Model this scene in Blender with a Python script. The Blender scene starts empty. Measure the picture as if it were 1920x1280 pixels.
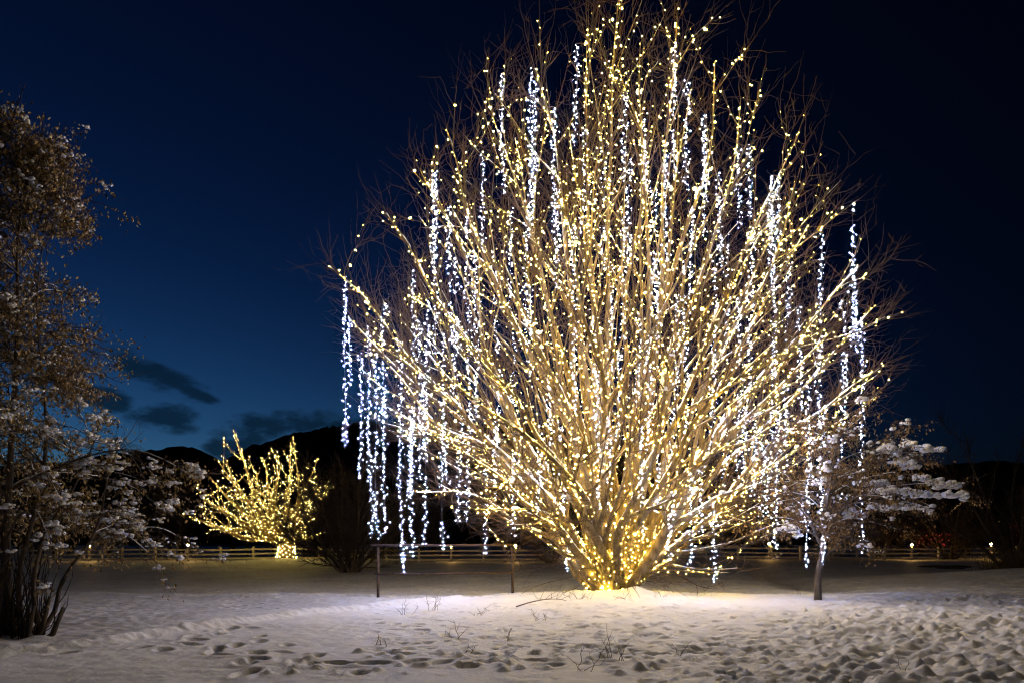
import bpy, math
import numpy as np

sc = bpy.context.scene
C = sc.collection
rng = np.random.default_rng(11)
PI = math.pi

# ------------------------------------------------------------------ camera, sky, exposure
CAM_H = 1.5
F = 1280.0            # focal length in pixels of the 1920 px wide photograph
HOR = 1020.0          # eye level in the photograph
cam_d = bpy.data.cameras.new('camera')
cam = bpy.data.objects.new('camera', cam_d)
C.objects.link(cam)
cam.location = (0, 0, CAM_H)
cam.rotation_euler = (PI / 2, 0, 0)
cam_d.lens = 24
cam_d.sensor_width = 36
cam_d.shift_y = (HOR - 640) / 1920
cam_d.clip_end = 20000
sc.camera = cam

EXPOSURE = 5.0        # a long night exposure
K = 2.0 ** -EXPOSURE
sc.view_settings.view_transform = 'Standard'
sc.view_settings.look = 'None'
sc.view_settings.gamma = 1
sc.view_settings.use_curve_mapping = False
sc.view_settings.exposure = EXPOSURE

world = bpy.data.worlds.new('World')
sc.world = world
world.use_nodes = True
wn, wl = world.node_tree.nodes, world.node_tree.links
bg = wn['Background']
sky = wn.new('ShaderNodeTexSky')
sky.sky_type = 'NISHITA'
sky.sun_disc = False
sky.sun_elevation = math.radians(-6.1)      # the sun is down: blue hour
sky.sun_rotation = math.radians(-42)
sky.ozone_density = 2.6
sky.dust_density = 0.3
bg.inputs['Strength'].default_value = 0.15


def wmath(op, a, b=None, c=None):
    n = wn.new('ShaderNodeMath')
    n.operation = op
    for i, v in enumerate((a, b, c)):
        if v is None:
            continue
        if isinstance(v, (int, float)):
            n.inputs[i].default_value = v
        else:
            wl.new(v, n.inputs[i])
    return n.outputs[0]


# low evening clouds, darker than the sky behind them
tc = wn.new('ShaderNodeTexCoord')
sep = wn.new('ShaderNodeSeparateXYZ')
wl.new(tc.outputs['Generated'], sep.inputs[0])
az = wmath('ARCTAN2', sep.outputs[0], sep.outputs[1])
el = wmath('ARCSINE', sep.outputs[2])
comb = wn.new('ShaderNodeCombineXYZ')
wl.new(wmath('MULTIPLY', az, 1.0), comb.inputs[0])
wl.new(wmath('MULTIPLY', el, 2.2), comb.inputs[1])
noi = wn.new('ShaderNodeTexNoise')
noi.inputs['Scale'].default_value = 16
noi.inputs['Detail'].default_value = 6
noi.inputs['Roughness'].default_value = 0.62
wl.new(comb.outputs[0], noi.inputs['Vector'])
noi2 = wn.new('ShaderNodeTexNoise')
noi2.inputs['Scale'].default_value = 3.5
noi2.inputs['Detail'].default_value = 2
wl.new(comb.outputs[0], noi2.inputs['Vector'])


def pix_dir(px, py):
    a = math.atan2(px - 960, F)
    e = math.atan2(HOR - py, math.hypot(px - 960, F))
    return a, e


blob = None
for (px, py, wx, wy, slope) in ((290, 700, 78, 26, -0.32), (345, 728, 50, 13, -0.3), (318, 784, 55, 26, 0), (475, 805, 70, 28, 0.0),
                                (575, 792, 70, 24, 0), (640, 800, 60, 18, 0), (185, 745, 50, 18, -0.1), (440, 838, 50, 18, 0)):
    a0, e0 = pix_dir(px, py)
    da = wmath('SUBTRACT', az, a0)
    de = wmath('SUBTRACT', wmath('SUBTRACT', el, e0), wmath('MULTIPLY', da, slope))
    u = wmath('DIVIDE', da, wx / F)
    v = wmath('DIVIDE', de, wy / F)
    d2 = wmath('ADD', wmath('MULTIPLY', u, u), wmath('MULTIPLY', v, v))
    g = wmath('MAXIMUM', wmath('SUBTRACT', 1.15, wmath('MULTIPLY', d2, 0.62)), 0)
    blob = g if blob is None else wmath('MAXIMUM', blob, g)
band = wmath('MAXIMUM', wmath('SUBTRACT', 1.0, wmath('MULTIPLY', wmath('ABSOLUTE', wmath('SUBTRACT', el, 0.12)), 9.0)), 0)
wide = wmath('MULTIPLY', wmath('MULTIPLY', band, wmath('SUBTRACT', noi2.outputs['Fac'], 0.42)), 1.2)
dens = wmath('ADD', wmath('MULTIPLY', blob, 0.62), wide)
dens = wmath('ADD', dens, wmath('MULTIPLY', wmath('SUBTRACT', noi.outputs['Fac'], 0.5), 1.5))
mr = wn.new('ShaderNodeMapRange')
mr.interpolation_type = 'SMOOTHSTEP'
wl.new(dens, mr.inputs['Value'])
mr.inputs['From Min'].default_value = 0.26
mr.inputs['From Max'].default_value = 0.70
mr.inputs['To Min'].default_value = 0.0
mr.inputs['To Max'].default_value = 0.86
mix = wn.new('ShaderNodeMix')
mix.data_type = 'RGBA'
wl.new(mr.outputs[0], mix.inputs['Factor'])
wl.new(sky.outputs[0], mix.inputs['A'])
mix.inputs['B'].default_value = (0.0008, 0.0021, 0.0046, 1)
wb = wn.new('ShaderNodeMix')        # the camera's cool white balance
wb.data_type = 'RGBA'
wb.blend_type = 'MULTIPLY'
wb.inputs['Factor'].default_value = 1
wl.new(mix.outputs['Result'], wb.inputs['A'])
wb.inputs['B'].default_value = (0.46, 0.96, 1.02, 1)
wl.new(wb.outputs['Result'], bg.inputs['Color'])

cy = sc.cycles
cy.use_denoising = True
cy.filter_width = 1.25
cy.use_light_tree = True
cy.max_bounces = 4
cy.diffuse_bounces = 3
cy.glossy_bounces = 2
cy.transmission_bounces = 2
cy.sample_clamp_indirect = 4.0
cy.caustics_reflective = False
cy.caustics_refractive = False


# ------------------------------------------------------------------ helpers
def at(px, py, d):
    return np.array([(px - 960) / F * d, d, CAM_H + (HOR - py) / F * d])


def to_px(P):
    P = np.asarray(P)
    return 960 + P[..., 0] / P[..., 1] * F, HOR - (P[..., 2] - CAM_H) / P[..., 1] * F


def norm(v):
    v = np.asarray(v, float)
    return v / np.maximum(np.linalg.norm(v, axis=-1, keepdims=True), 1e-9)


def make_mesh(name, V, faces, smooth=True):
    """V (n,3); faces: list of (k,3) or (k,4) index arrays"""
    me = bpy.data.meshes.new(name)
    V = np.asarray(V, np.float32)
    faces = [np.asarray(f, np.int32) for f in faces if len(f)]
    nl = sum(f.size for f in faces)
    npoly = sum(len(f) for f in faces)
    me.vertices.add(len(V))
    me.vertices.foreach_set('co', V.ravel())
    me.loops.add(nl)
    me.loops.foreach_set('vertex_index', np.concatenate([f.ravel() for f in faces]))
    me.polygons.add(npoly)
    tot = np.concatenate([np.full(len(f), f.shape[1], np.int32) for f in faces])
    st = np.concatenate([[0], np.cumsum(tot)[:-1]]).astype(np.int32)
    me.polygons.foreach_set('loop_start', st)
    me.polygons.foreach_set('loop_total', tot)
    me.polygons.foreach_set('use_smooth', np.full(npoly, smooth))
    me.update(calc_edges=True)
    return me


class MB:
    def __init__(self):
        self.V, self.Fq, self.Ft, self.n = [], [], [], 0

    def add(self, V, quads=None, tris=None):
        V = np.asarray(V, float).reshape(-1, 3)
        if quads is not None and len(quads):
            self.Fq.append(np.asarray(quads) + self.n)
        if tris is not None and len(tris):
            self.Ft.append(np.asarray(tris) + self.n)
        self.V.append(V)
        self.n += len(V)

    def tubes(self, P, R, sides=3, cap=False):
        """P (m,n,3) centre lines, R (m,n) radii"""
        P = np.asarray(P, float)
        R = np.asarray(R, float)
        if P.ndim == 2:
            P, R = P[None], R[None]
        m, n, _ = P.shape
        T = norm(np.gradient(P, axis=1))
        d = norm(P[:, -1] - P[:, 0])
        ref = np.where(np.abs(d[:, 2:3]) < 0.8, np.array([[0, 0, 1.0]]), np.array([[1.0, 0.3, 0]]))
        N = norm(np.cross(T, ref[:, None, :]))
        B = np.cross(N, T)
        a = np.linspace(0, 2 * PI, sides, endpoint=False)
        V = P[:, :, None, :] + R[:, :, None, None] * (np.cos(a)[None, None, :, None] * N[:, :, None, :] + np.sin(a)[None, None, :, None] * B[:, :, None, :])
        idx = np.arange(m * n * sides).reshape(m, n, sides)
        nx = np.roll(idx, -1, axis=2)
        q = np.stack([idx[:, :-1], nx[:, :-1], nx[:, 1:], idx[:, 1:]], -1).reshape(-1, 4)
        t = None
        if cap:
            tl = []
            for k in range(1, sides - 1):
                tl.append(np.stack([idx[:, -1, 0], idx[:, -1, k], idx[:, -1, k + 1]], -1))
                tl.append(np.stack([idx[:, 0, 0], idx[:, 0, k + 1], idx[:, 0, k]], -1))
            t = np.concatenate(tl)
        self.add(V, q, t)

    def octas(self, P, r, stretch=1.35, axis=None):
        """small faceted bulbs"""
        P = np.asarray(P, float).reshape(-1, 3)
        m = len(P)
        if m == 0:
            return
        r = np.broadcast_to(r, (m,))
        u = norm(rng.normal(size=(m, 3))) if axis is None else np.broadcast_to(axis, (m, 3))
        w = norm(np.cross(u, norm(rng.normal(size=(m, 3)))))
        v = np.cross(u, w)
        o = np.stack([u * stretch, w, v, -w, -v, -u * stretch], 1) * r[:, None, None]
        V = P[:, None, :] + o
        f = np.array([[0, 1, 2], [0, 2, 3], [0, 3, 4], [0, 4, 1], [5, 2, 1], [5, 3, 2], [5, 4, 3], [5, 1, 4]])
        self.add(V, None, (f[None] + 6 * np.arange(m)[:, None, None]).reshape(-1, 3))

    def box(self, c, s, rot=None):
        c, s = np.asarray(c, float), np.asarray(s, float) / 2
        v = np.array([[x, y, z] for z in (-1, 1) for y in (-1, 1) for x in (-1, 1)]) * s
        if rot is not None:
            ca, sa = math.cos(rot), math.sin(rot)
            v = np.stack([v[:, 0] * ca - v[:, 1] * sa, v[:, 0] * sa + v[:, 1] * ca, v[:, 2]], 1)
        self.add(v + c, [[0, 2, 3, 1], [4, 5, 7, 6], [0, 1, 5, 4], [2, 6, 7, 3], [0, 4, 6, 2], [1, 3, 7, 5]])

    def blobs(self, P, R):
        """lumpy flattened balls: P (m,3), R (m,3) semi-axes"""
        P, R = np.asarray(P, float).reshape(-1, 3), np.asarray(R, float).reshape(-1, 3)
        m = len(P)
        if m == 0:
            return
        jit = 1 + rng.normal(size=(m, len(ICO_V))) * 0.10
        V = P[:, None, :] + ICO_V[None] * R[:, None, :] * jit[..., None]
        self.add(V, None, (ICO_F[None] + len(ICO_V) * np.arange(m)[:, None, None]).reshape(-1, 3))

    def build(self, name, mat, parent=None, smooth=True):
        V = np.concatenate(self.V) if self.V else np.zeros((0, 3))
        fs = []
        if self.Fq:
            fs.append(np.concatenate(self.Fq))
        if self.Ft:
            fs.append(np.concatenate(self.Ft))
        me = make_mesh(name, V, fs, smooth)
        return link(name, me, mat, parent)


def link(name, me, mat, parent=None):
    if mat is not None and not me.materials:
        me.materials.append(mat)
    o = bpy.data.objects.new(name, me)
    C.objects.link(o)
    if parent is not None:
        o.parent = parent
        o.matrix_parent_inverse = parent.matrix_basis.inverted()
    return o


def empty(name, loc):
    o = bpy.data.objects.new(name, None)
    o.location = [float(v) for v in loc]
    o.empty_display_size = 0.2
    C.objects.link(o)
    return o


def tag(o, label=None, cat=None, group=None, kind=None):
    if label:
        o['label'] = label
    if cat:
        o['category'] = cat
    if group:
        o['group'] = group
    if kind:
        o['kind'] = kind
    return o


def ico():
    t = (1 + 5 ** 0.5) / 2
    v = norm(np.array([[-1, t, 0], [1, t, 0], [-1, -t, 0], [1, -t, 0], [0, -1, t], [0, 1, t], [0, -1, -t], [0, 1, -t],
                       [t, 0, -1], [t, 0, 1], [-t, 0, -1], [-t, 0, 1]]))
    f = [[0, 11, 5], [0, 5, 1], [0, 1, 7], [0, 7, 10], [0, 10, 11], [1, 5, 9], [5, 11, 4], [11, 10, 2], [10, 7, 6], [7, 1, 8],
         [3, 9, 4], [3, 4, 2], [3, 2, 6], [3, 6, 8], [3, 8, 9], [4, 9, 5], [2, 4, 11], [6, 2, 10], [8, 6, 7], [9, 8, 1]]
    V = [tuple(x) for x in v]
    cache, out = {}, []

    def mid(a, b):
        k = (min(a, b), max(a, b))
        if k not in cache:
            p = norm(np.array(V[a]) + np.array(V[b]))
            V.append(tuple(p))
            cache[k] = len(V) - 1
        return cache[k]
    for a, b, c in f:
        ab, bc, ca = mid(a, b), mid(b, c), mid(c, a)
        out += [[a, ab, ca], [b, bc, ab], [c, ca, bc], [ab, bc, ca]]
    return np.array(V), np.array(out)


ICO_V, ICO_F = ico()
ONES = ['', 'first', 'second', 'third', 'fourth', 'fifth', 'sixth', 'seventh', 'eighth', 'ninth', 'tenth', 'eleventh', 'twelfth',
        'thirteenth', 'fourteenth', 'fifteenth', 'sixteenth', 'seventeenth', 'eighteenth', 'nineteenth']
TENS = {2: ('twentieth', 'twenty'), 3: ('thirtieth', 'thirty'), 4: ('fortieth', 'forty'), 5: ('fiftieth', 'fifty'),
        6: ('sixtieth', 'sixty'), 7: ('seventieth', 'seventy'), 8: ('eightieth', 'eighty'), 9: ('ninetieth', 'ninety')}


def ordinal(n):
    if n < 20:
        return ONES[n]
    if n >= 100:
        return 'hundredth' if n == 100 else 'hundred-and-' + ordinal(n - 100)
    t, u = divmod(n, 10)
    return TENS[t][0] if u == 0 else TENS[t][1] + '-' + ONES[u]


def bez(p0, p1, p2, p3, n):
    t = np.linspace(0, 1, n)[:, None]
    return (1 - t) ** 3 * p0 + 3 * (1 - t) ** 2 * t * p1 + 3 * (1 - t) * t * t * p2 + t ** 3 * p3


def resample(P, n):
    s = np.concatenate([[0], np.cumsum(np.linalg.norm(np.diff(P, axis=0), axis=1))])
    q = np.linspace(0, s[-1], n)
    return np.stack([np.interp(q, s, P[:, k]) for k in range(3)], 1), s[-1]


def lattice(seed):
    return np.random.default_rng(seed).random((256, 256))


def vnoise(x, y, scale, seed):
    L = lattice(seed)
    u, v = x / scale, y / scale
    i, j = np.floor(u).astype(int), np.floor(v).astype(int)
    fu, fv = u - i, v - j
    fu, fv = fu * fu * fu * (fu * (fu * 6 - 15) + 10), fv * fv * fv * (fv * (fv * 6 - 15) + 10)
    g = lambda a, b: L[(i + a) & 255, (j + b) & 255]
    return (g(0, 0) * (1 - fu) + g(1, 0) * fu) * (1 - fv) + (g(0, 1) * (1 - fu) + g(1, 1) * fu) * fv - 0.5


def sstep(a, b, x):
    t = np.clip((x - a) / (b - a), 0, 1)
    return t * t * (3 - 2 * t)


# ------------------------------------------------------------------ materials
def new_mat(name):
    m = bpy.data.materials.new(name)
    m.use_nodes = True
    return m, m.node_tree.nodes, m.node_tree.links, m.node_tree.nodes['Principled BSDF']


def noise_mat(name, c1, c2, scale=8, rough=0.8, bump=0.3, bscale=None, detail=5, stretch=None, spec=0.3, dist=0.01):
    m, n, l, b = new_mat(name)
    t = n.new('ShaderNodeTexCoord')
    vec = t.outputs['Object']
    if stretch:
        mp = n.new('ShaderNodeMapping')
        mp.inputs['Scale'].default_value = stretch
        l.new(vec, mp.inputs['Vector'])
        vec = mp.outputs[0]
    x = n.new('ShaderNodeTexNoise')
    x.inputs['Scale'].default_value = scale
    x.inputs['Detail'].default_value = detail
    l.new(vec, x.inputs['Vector'])
    r = n.new('ShaderNodeValToRGB')
    r.color_ramp.elements[0].position = 0.3
    r.color_ramp.elements[1].position = 0.7
    r.color_ramp.elements[0].color = (*c1, 1)
    r.color_ramp.elements[1].color = (*c2, 1)
    l.new(x.outputs['Fac'], r.inputs[0])
    l.new(r.outputs[0], b.inputs['Base Color'])
    b.inputs['Roughness'].default_value = rough
    b.inputs['Specular IOR Level'].default_value = spec
    if bump:
        y = n.new('ShaderNodeTexNoise')
        y.inputs['Scale'].default_value = bscale or scale * 3
        y.inputs['Detail'].default_value = 4
        l.new(vec, y.inputs['Vector'])
        bp = n.new('ShaderNodeBump')
        bp.inputs['Strength'].default_value = bump
        bp.inputs['Distance'].default_value = dist
        l.new(y.outputs['Fac'], bp.inputs['Height'])
        l.new(bp.outputs[0], b.inputs['Normal'])
    return m


def glow_mat(name, col, strength):
    m, n, l, b = new_mat(name)
    b.inputs['Base Color'].default_value = (0.5, 0.5, 0.5, 1)
    b.inputs['Emission Color'].default_value = (*col, 1)
    b.inputs['Emission Strength'].default_value = strength * K
    m.cycles.emission_sampling = 'FRONT'
    return m


def leaf_mat(name, c1, c2):
    m, n, l, b = new_mat(name)
    g = n.new('ShaderNodeNewGeometry')
    r = n.new('ShaderNodeValToRGB')
    r.color_ramp.elements[0].color = (*c1, 1)
    r.color_ramp.elements[1].color = (*c2, 1)
    l.new(g.outputs['Random Per Island'], r.inputs[0])
    l.new(r.outputs[0], b.inputs['Base Color'])
    b.inputs['Roughness'].default_value = 0.7
    b.inputs['Specular IOR Level'].default_value = 0.25
    return m


def ground_mat():
    m, n, l, b = new_mat('ground_snow')
    t = n.new('ShaderNodeTexCoord')

    def nz(scale, detail=5, rough=0.6, st=None):
        x = n.new('ShaderNodeTexNoise')
        x.inputs['Scale'].default_value = scale
        x.inputs['Detail'].default_value = detail
        x.inputs['Roughness'].default_value = rough
        v = t.outputs['Object']
        if st:
            mp = n.new('ShaderNodeMapping')
            mp.inputs['Scale'].default_value = st
            l.new(v, mp.inputs['Vector'])
            v = mp.outputs[0]
        l.new(v, x.inputs['Vector'])
        return x.outputs['Fac']

    def mx(f, a, c):
        x = n.new('ShaderNodeMix')
        x.data_type = 'RGBA'
        for sock, v in (('Factor', f), ('A', a), ('B', c)):
            if isinstance(v, tuple):
                x.inputs[sock].default_value = (*v, 1)
            elif isinstance(v, (int, float)):
                x.inputs[sock].default_value = v
            else:
                l.new(v, x.inputs[sock])
        return x.outputs['Result']

    def rg(v, a, c, lo=0.0, hi=1.0):
        x = n.new('ShaderNodeMapRange')
        x.inputs['From Min'].default_value = a
        x.inputs['From Max'].default_value = c
        x.inputs['To Min'].default_value = lo
        x.inputs['To Max'].default_value = hi
        l.new(v, x.inputs['Value'])
        return x.outputs[0]

    def mul(a, c):
        x = n.new('ShaderNodeMath')
        x.operation = 'MULTIPLY'
        l.new(a, x.inputs[0])
        l.new(c, x.inputs[1])
        return x.outputs[0]
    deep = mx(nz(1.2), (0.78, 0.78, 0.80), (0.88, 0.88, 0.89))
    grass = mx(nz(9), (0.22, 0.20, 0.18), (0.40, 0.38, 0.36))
    thin = mx(rg(nz(5.5, 8, 0.72, (1, 0.5, 1)), 0.38, 0.62), grass, (0.60, 0.60, 0.61))  # grassy thin snow, its tone also lowered to stand in for weaker light
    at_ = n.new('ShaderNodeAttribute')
    at_.attribute_name = 'thin_dim_snow'
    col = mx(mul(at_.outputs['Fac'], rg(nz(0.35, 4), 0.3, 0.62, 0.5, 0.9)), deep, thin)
    l.new(col, b.inputs['Base Color'])
    b.inputs['Roughness'].default_value = 0.6
    b.inputs['Specular IOR Level'].default_value = 0.25
    bp = n.new('ShaderNodeBump')
    bp.inputs['Strength'].default_value = 0.7
    bp.inputs['Distance'].default_value = 0.035
    l.new(nz(13, 9, 0.72), bp.inputs['Height'])
    l.new(bp.outputs[0], b.inputs['Normal'])
    return m


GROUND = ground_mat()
SNOW2 = noise_mat('branch_snow', (0.78, 0.79, 0.81), (0.86, 0.86, 0.88), scale=4, rough=0.6, bump=0.4, bscale=30, spec=0.25)
BARK = noise_mat('willow_bark', (0.075, 0.052, 0.021), (0.25, 0.18, 0.088), scale=9, rough=0.85, bump=0.6, bscale=26, stretch=(1, 1, 0.35), dist=0.02)
TWIG = noise_mat('twig_bark', (0.034, 0.018, 0.010), (0.075, 0.042, 0.022), scale=1.5, rough=0.75, bump=0)
DARKBARK = noise_mat('dark_bark', (0.055, 0.04, 0.028), (0.13, 0.10, 0.075), scale=10, rough=0.9, bump=0.6, bscale=30, stretch=(1, 1, 0.3), dist=0.02)
DARKTWIG = noise_mat('dark_twig', (0.035, 0.025, 0.018), (0.07, 0.05, 0.036), scale=2, rough=0.85, bump=0)
LEAF = leaf_mat('dry_leaf', (0.17, 0.11, 0.04), (0.52, 0.38, 0.18))
LEAF2 = leaf_mat('dry_leaf_pale', (0.11, 0.065, 0.025), (0.33, 0.21, 0.085))
CORD = noise_mat('cord_plastic', (0.015, 0.03, 0.015), (0.03, 0.045, 0.025), rough=0.5, bump=0)
CORDW = noise_mat('clear_cord', (0.06, 0.06, 0.07), (0.10, 0.10, 0.11), rough=0.4, bump=0)
WOOD = noise_mat('fence_wood', (0.48, 0.43, 0.34), (0.68, 0.63, 0.54), scale=5, rough=0.85, bump=0.3, stretch=(0.3, 3, 3))
RUST = noise_mat('rusty_pipe', (0.035, 0.021, 0.015), (0.10, 0.06, 0.04), scale=14, rough=0.75, bump=0.25)
EARTH = noise_mat('bare_earth', (0.03, 0.02, 0.012), (0.075, 0.05, 0.03), scale=3, rough=0.95, bump=0.6)
HILL = noise_mat('hill_forest', (0.012, 0.014, 0.014), (0.035, 0.038, 0.036), scale=0.02, rough=1, bump=0, spec=0.0)
WARM = glow_mat('warm_bulb', (1.0, 0.675, 0.09), 285)
WARMBIG = glow_mat('warm_bulb_bright', (1.0, 0.67, 0.10), 420)
COOL = glow_mat('cool_bulb', (0.40, 0.51, 1.0), 430)
FARWARM = glow_mat('far_warm_bulb', (1.0, 0.72, 0.18), 108)
LAMP = glow_mat('lamp_glass', (1.0, 0.55, 0.15), 420)
RED = glow_mat('red_bulb', (1.0, 0.03, 0.05), 0.8)
AMBER = glow_mat('amber_bulb', (1.0, 0.62, 0.22), 0.5)

# ------------------------------------------------------------------ snow ground
TX, TY = at(1150, 1118, 19.6)[:2]
ridge = np.array([(-9.5, 7.0), (-7.3, 9.0), (-6.2, 10.1), (-5.75, 11.4), (-5.3, 12.6), (-4.5, 14.9), (-3.4, 16.6), (-2.2, 17.8), (-0.6, 18.6), (1.2, 18.9)])


def poly_dist(x, y, P):
    best = np.full(np.shape(x), 1e9)
    side = np.zeros(np.shape(x))
    for (ax, ay), (bx, by) in zip(P[:-1], P[1:]):
        dx, dy = bx - ax, by - ay
        t = np.clip(((x - ax) * dx + (y - ay) * dy) / (dx * dx + dy * dy), 0, 1)
        qx, qy = x - (ax + t * dx), y - (ay + t * dy)
        d = np.hypot(qx, qy)
        s = dx * qy - dy * qx
        m = d < best
        best = np.where(m, d, best)
        side = np.where(m, np.sign(s), side)
    return best, side


# footprints and dents: x, y, half-length, half-width, depth, angle
dents = []


def trail(pts, step, depth=0.09, wide=0.14, size=1.0):
    P = np.array([at(px, py, CAM_H * F / (py - HOR))[:2] for px, py in pts])
    s = np.concatenate([[0], np.cumsum(np.linalg.norm(np.diff(P, axis=0), axis=1))])
    for k, q in enumerate(np.arange(0, s[-1], step)):
        p = np.array([np.interp(q, s, P[:, 0]), np.interp(q, s, P[:, 1])])
        q2 = np.array([np.interp(q + 0.1, s, P[:, 0]), np.interp(q + 0.1, s, P[:, 1])]) - p
        a = math.atan2(q2[1], q2[0])
        sd = wide if k % 2 else -wide
        p = p + sd * np.array([-math.sin(a), math.cos(a)]) + rng.normal(size=2) * 0.06
        dents.append((p[0], p[1], 0.15 * size * rng.uniform(0.7, 1.25), 0.075 * size * rng.uniform(0.8, 1.2), 0.62 * depth * rng.uniform(0.6, 1.3), a + rng.normal() * 0.3))


trail([(432, 1132), (452, 1100), (470, 1082), (498, 1070)], 0.62, 0.12, 0.2, 1.4)
trail([(500, 1132), (508, 1108), (514, 1090), (520, 1076)], 0.62, 0.12, 0.2, 1.4)
trail([(120, 1222), (300, 1210), (430, 1228), (620, 1240), (780, 1236), (900, 1246)], 0.45, 0.10, 0.22, 1.3)
trail([(170, 1205), (330, 1200), (420, 1215), (520, 1252), (470, 1275)], 0.5, 0.10, 0.2, 1.3)
trail([(640, 1262), (560, 1225), (450, 1190), (400, 1178)], 0.62, 0.11, 0.15, 1.25)
trail([(350, 1195), (440, 1175), (500, 1180)], 0.5, 0.1, 0.15, 1.2)
trail([(700, 1240), (860, 1236), (1000, 1250), (1180, 1230), (1330, 1255)], 0.4, 0.10, 0.22, 1.2)
trail([(920, 1240), (960, 1190), (1000, 1160), (1040, 1140)], 0.45, 0.06, 0.18, 1.0)
trail([(1180, 1270), (1260, 1235), (1400, 1215)], 0.45, 0.08, 0.2, 1.1)
trail([(1700, 1150), (1790, 1120), (1850, 1098), (1920, 1085)], 0.3, 0.16, 0.25, 1.4)
trail([(1380, 1090), (1500, 1100), (1640, 1085), (1760, 1090)], 0.6, 0.08, 0.2, 1.3)
for _ in range(650):            # trampled snow in front of and beside the willow
    px, py = rng.uniform(700, 1600), rng.uniform(1128, 1235)
    p = at(px, py, CAM_H * F / (py - HOR))
    dents.append((p[0], p[1], rng.uniform(0.06, 0.16), rng.uniform(0.05, 0.1), rng.uniform(0.015, 0.055), rng.uniform(0, PI)))
for _ in range(170):            # wind pits on the far field
    px, py = rng.uniform(250, 1700), rng.uniform(1062, 1116)
    p = at(px, py, CAM_H * F / (py - HOR))
    dents.append((p[0], p[1], rng.uniform(0.2, 0.55), rng.uniform(0.12, 0.25), rng.uniform(0.03, 0.08), rng.normal() * 0.3))
# thrown-up clods: positive lumps
lumps = []
for _ in range(6500):
    px, py = rng.uniform(1180, 2050), rng.uniform(1140, 1330)
    w = sstep(1260, 1760, px + (py - 1200) * 2.0)
    if rng.random() > w:
        continue
    p = at(px, py, CAM_H * F / (py - HOR))
    r = np.clip(rng.lognormal(math.log(0.052), 0.5), 0.03, 0.14) * (0.65 + 0.4 * w)
    lumps.append((p[0], p[1], r, r * rng.uniform(0.5, 1.0), r * rng.uniform(0.2, 0.65), rng.uniform(0, PI)))
for _ in range(70):
    px, py = rng.uniform(500, 1250), rng.uniform(1225, 1262)
    p = at(px, py, CAM_H * F / (py - HOR))
    r = rng.uniform(0.04, 0.09)
    lumps.append((p[0], p[1], r, r, r * 0.7, 0))
for q in np.arange(0, 1, 0.0016):   # the clods along the ploughed ridge
    s = q * (len(ridge) - 1)
    k = min(int(s), len(ridge) - 2)
    p = ridge[k] + (ridge[k + 1] - ridge[k]) * (s - k) + rng.normal(size=2) * 0.11
    r = rng.uniform(0.05, 0.11)
    lumps.append((p[0], p[1], r, r, r * rng.uniform(0.12, 0.35), 0))


def rim_y(x):
    return 20.6 - 0.30 * np.clip(x - 6.5, 0, 9) + 0.12 * np.clip(-x - 4, 0, 10) + 0.3 * np.sin(x * 0.7) + 0.12 * np.sin(x * 2.3 + 1)


def base_height(x, y):
    z = 0.09 * vnoise(x, y, 3.1, 1) + 0.035 * vnoise(x, y, 0.9, 2)
    z += 0.35 * vnoise(x, y, 17, 3) * sstep(24, 40, y)
    ry = rim_y(x)
    z += -0.24 * sstep(ry - 0.5, ry + 3.2, y) + 0.24 * sstep(30, 58, y)
    z += 0.02 * np.exp(-((y - ry + 0.25) / 0.35) ** 2)
    # snow heaped round the willow's foot
    r = np.hypot(x - TX - 0.15, (y - TY + 0.2) * 1.2)
    z += 0.12 * np.exp(-(r / 1.4) ** 2) + 0.12 * np.exp(-(r / 3.0) ** 2)
    z += 0.15 * np.exp(-(((x - TX - 0.55) / 0.35) ** 2 + ((y - TY + 0.75) / 0.35) ** 2))
    # mound under the far lit tree
    z += 0.33 * np.exp(-(np.hypot(x + 19.2, y - 58) / 5) ** 2)
    # bank on the far right
    z += 0.75 * np.exp(-(((x - 25) / 8.5) ** 2 + ((y - 30) / 6.5) ** 2)) + 0.22 * np.exp(-(((x - 15) / 6) ** 2 + ((y - 22) / 2.6) ** 2))
    z -= 0.35 * np.exp(-(((x - 13 - (y - 30) * 0.25) / 1.2) ** 2)) * sstep(22, 28, y) * (1 - sstep(45, 52, y))
    # ploughed ridge with the lower, untouched snow outside it
    d, s = poly_dist(x, y, ridge)
    out = sstep(0.0, 0.5, d) * (s > 0) * (y < 22) * (x < 1.5)
    z += -0.10 * out * sstep(1.2, -2.5, x)
    amp = 0.10 * sstep(1.5, -3.0, x)
    z += amp * np.exp(-(d / 0.17) ** 2) * (0.85 + 0.5 * vnoise(x, y, 0.3, 5))
    return z


def chop(x, y):
    """fine roughness: churned snow to the right of the foreground, granular elsewhere"""
    d = np.maximum(y, 1)
    px = 960 + x / d * F
    py = HOR + CAM_H * F / d
    near = (1 - sstep(24, 30, y)) * sstep(4, 6, y)
    w = sstep(1150, 1650, px + (py - 1190) * 2.0) * near
    mid = np.exp(-((px - 1250) / 380) ** 2) * sstep(1120, 1140, py) * (1 - sstep(1215, 1250, py)) * near
    n = vnoise(x, y, 0.42, 7) + 0.6 * vnoise(x, y, 0.2, 8)
    b = np.abs(vnoise(x, y, 0.33, 9)) + 0.5 * np.abs(vnoise(x + 7, y, 0.16, 10))
    z = w * (0.055 * n + 0.03 * b) + mid * 0.05 * n
    z += near * (0.016 * vnoise(x, y, 0.23, 11) + 0.013 * vnoise(x, y, 0.12, 12))
    left = (1 - sstep(150, 480, px)) * near * sstep(1085, 1130, py) * (1 - sstep(1195, 1215, py))
    z += left * 0.045 * (vnoise(x, y, 0.16, 13) + vnoise(x, y, 0.3, 14))
    return z


def H(x, y):
    x, y = np.asarray(x, float), np.asarray(y, float)
    return base_height(x, y) + chop(x, y)


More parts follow.
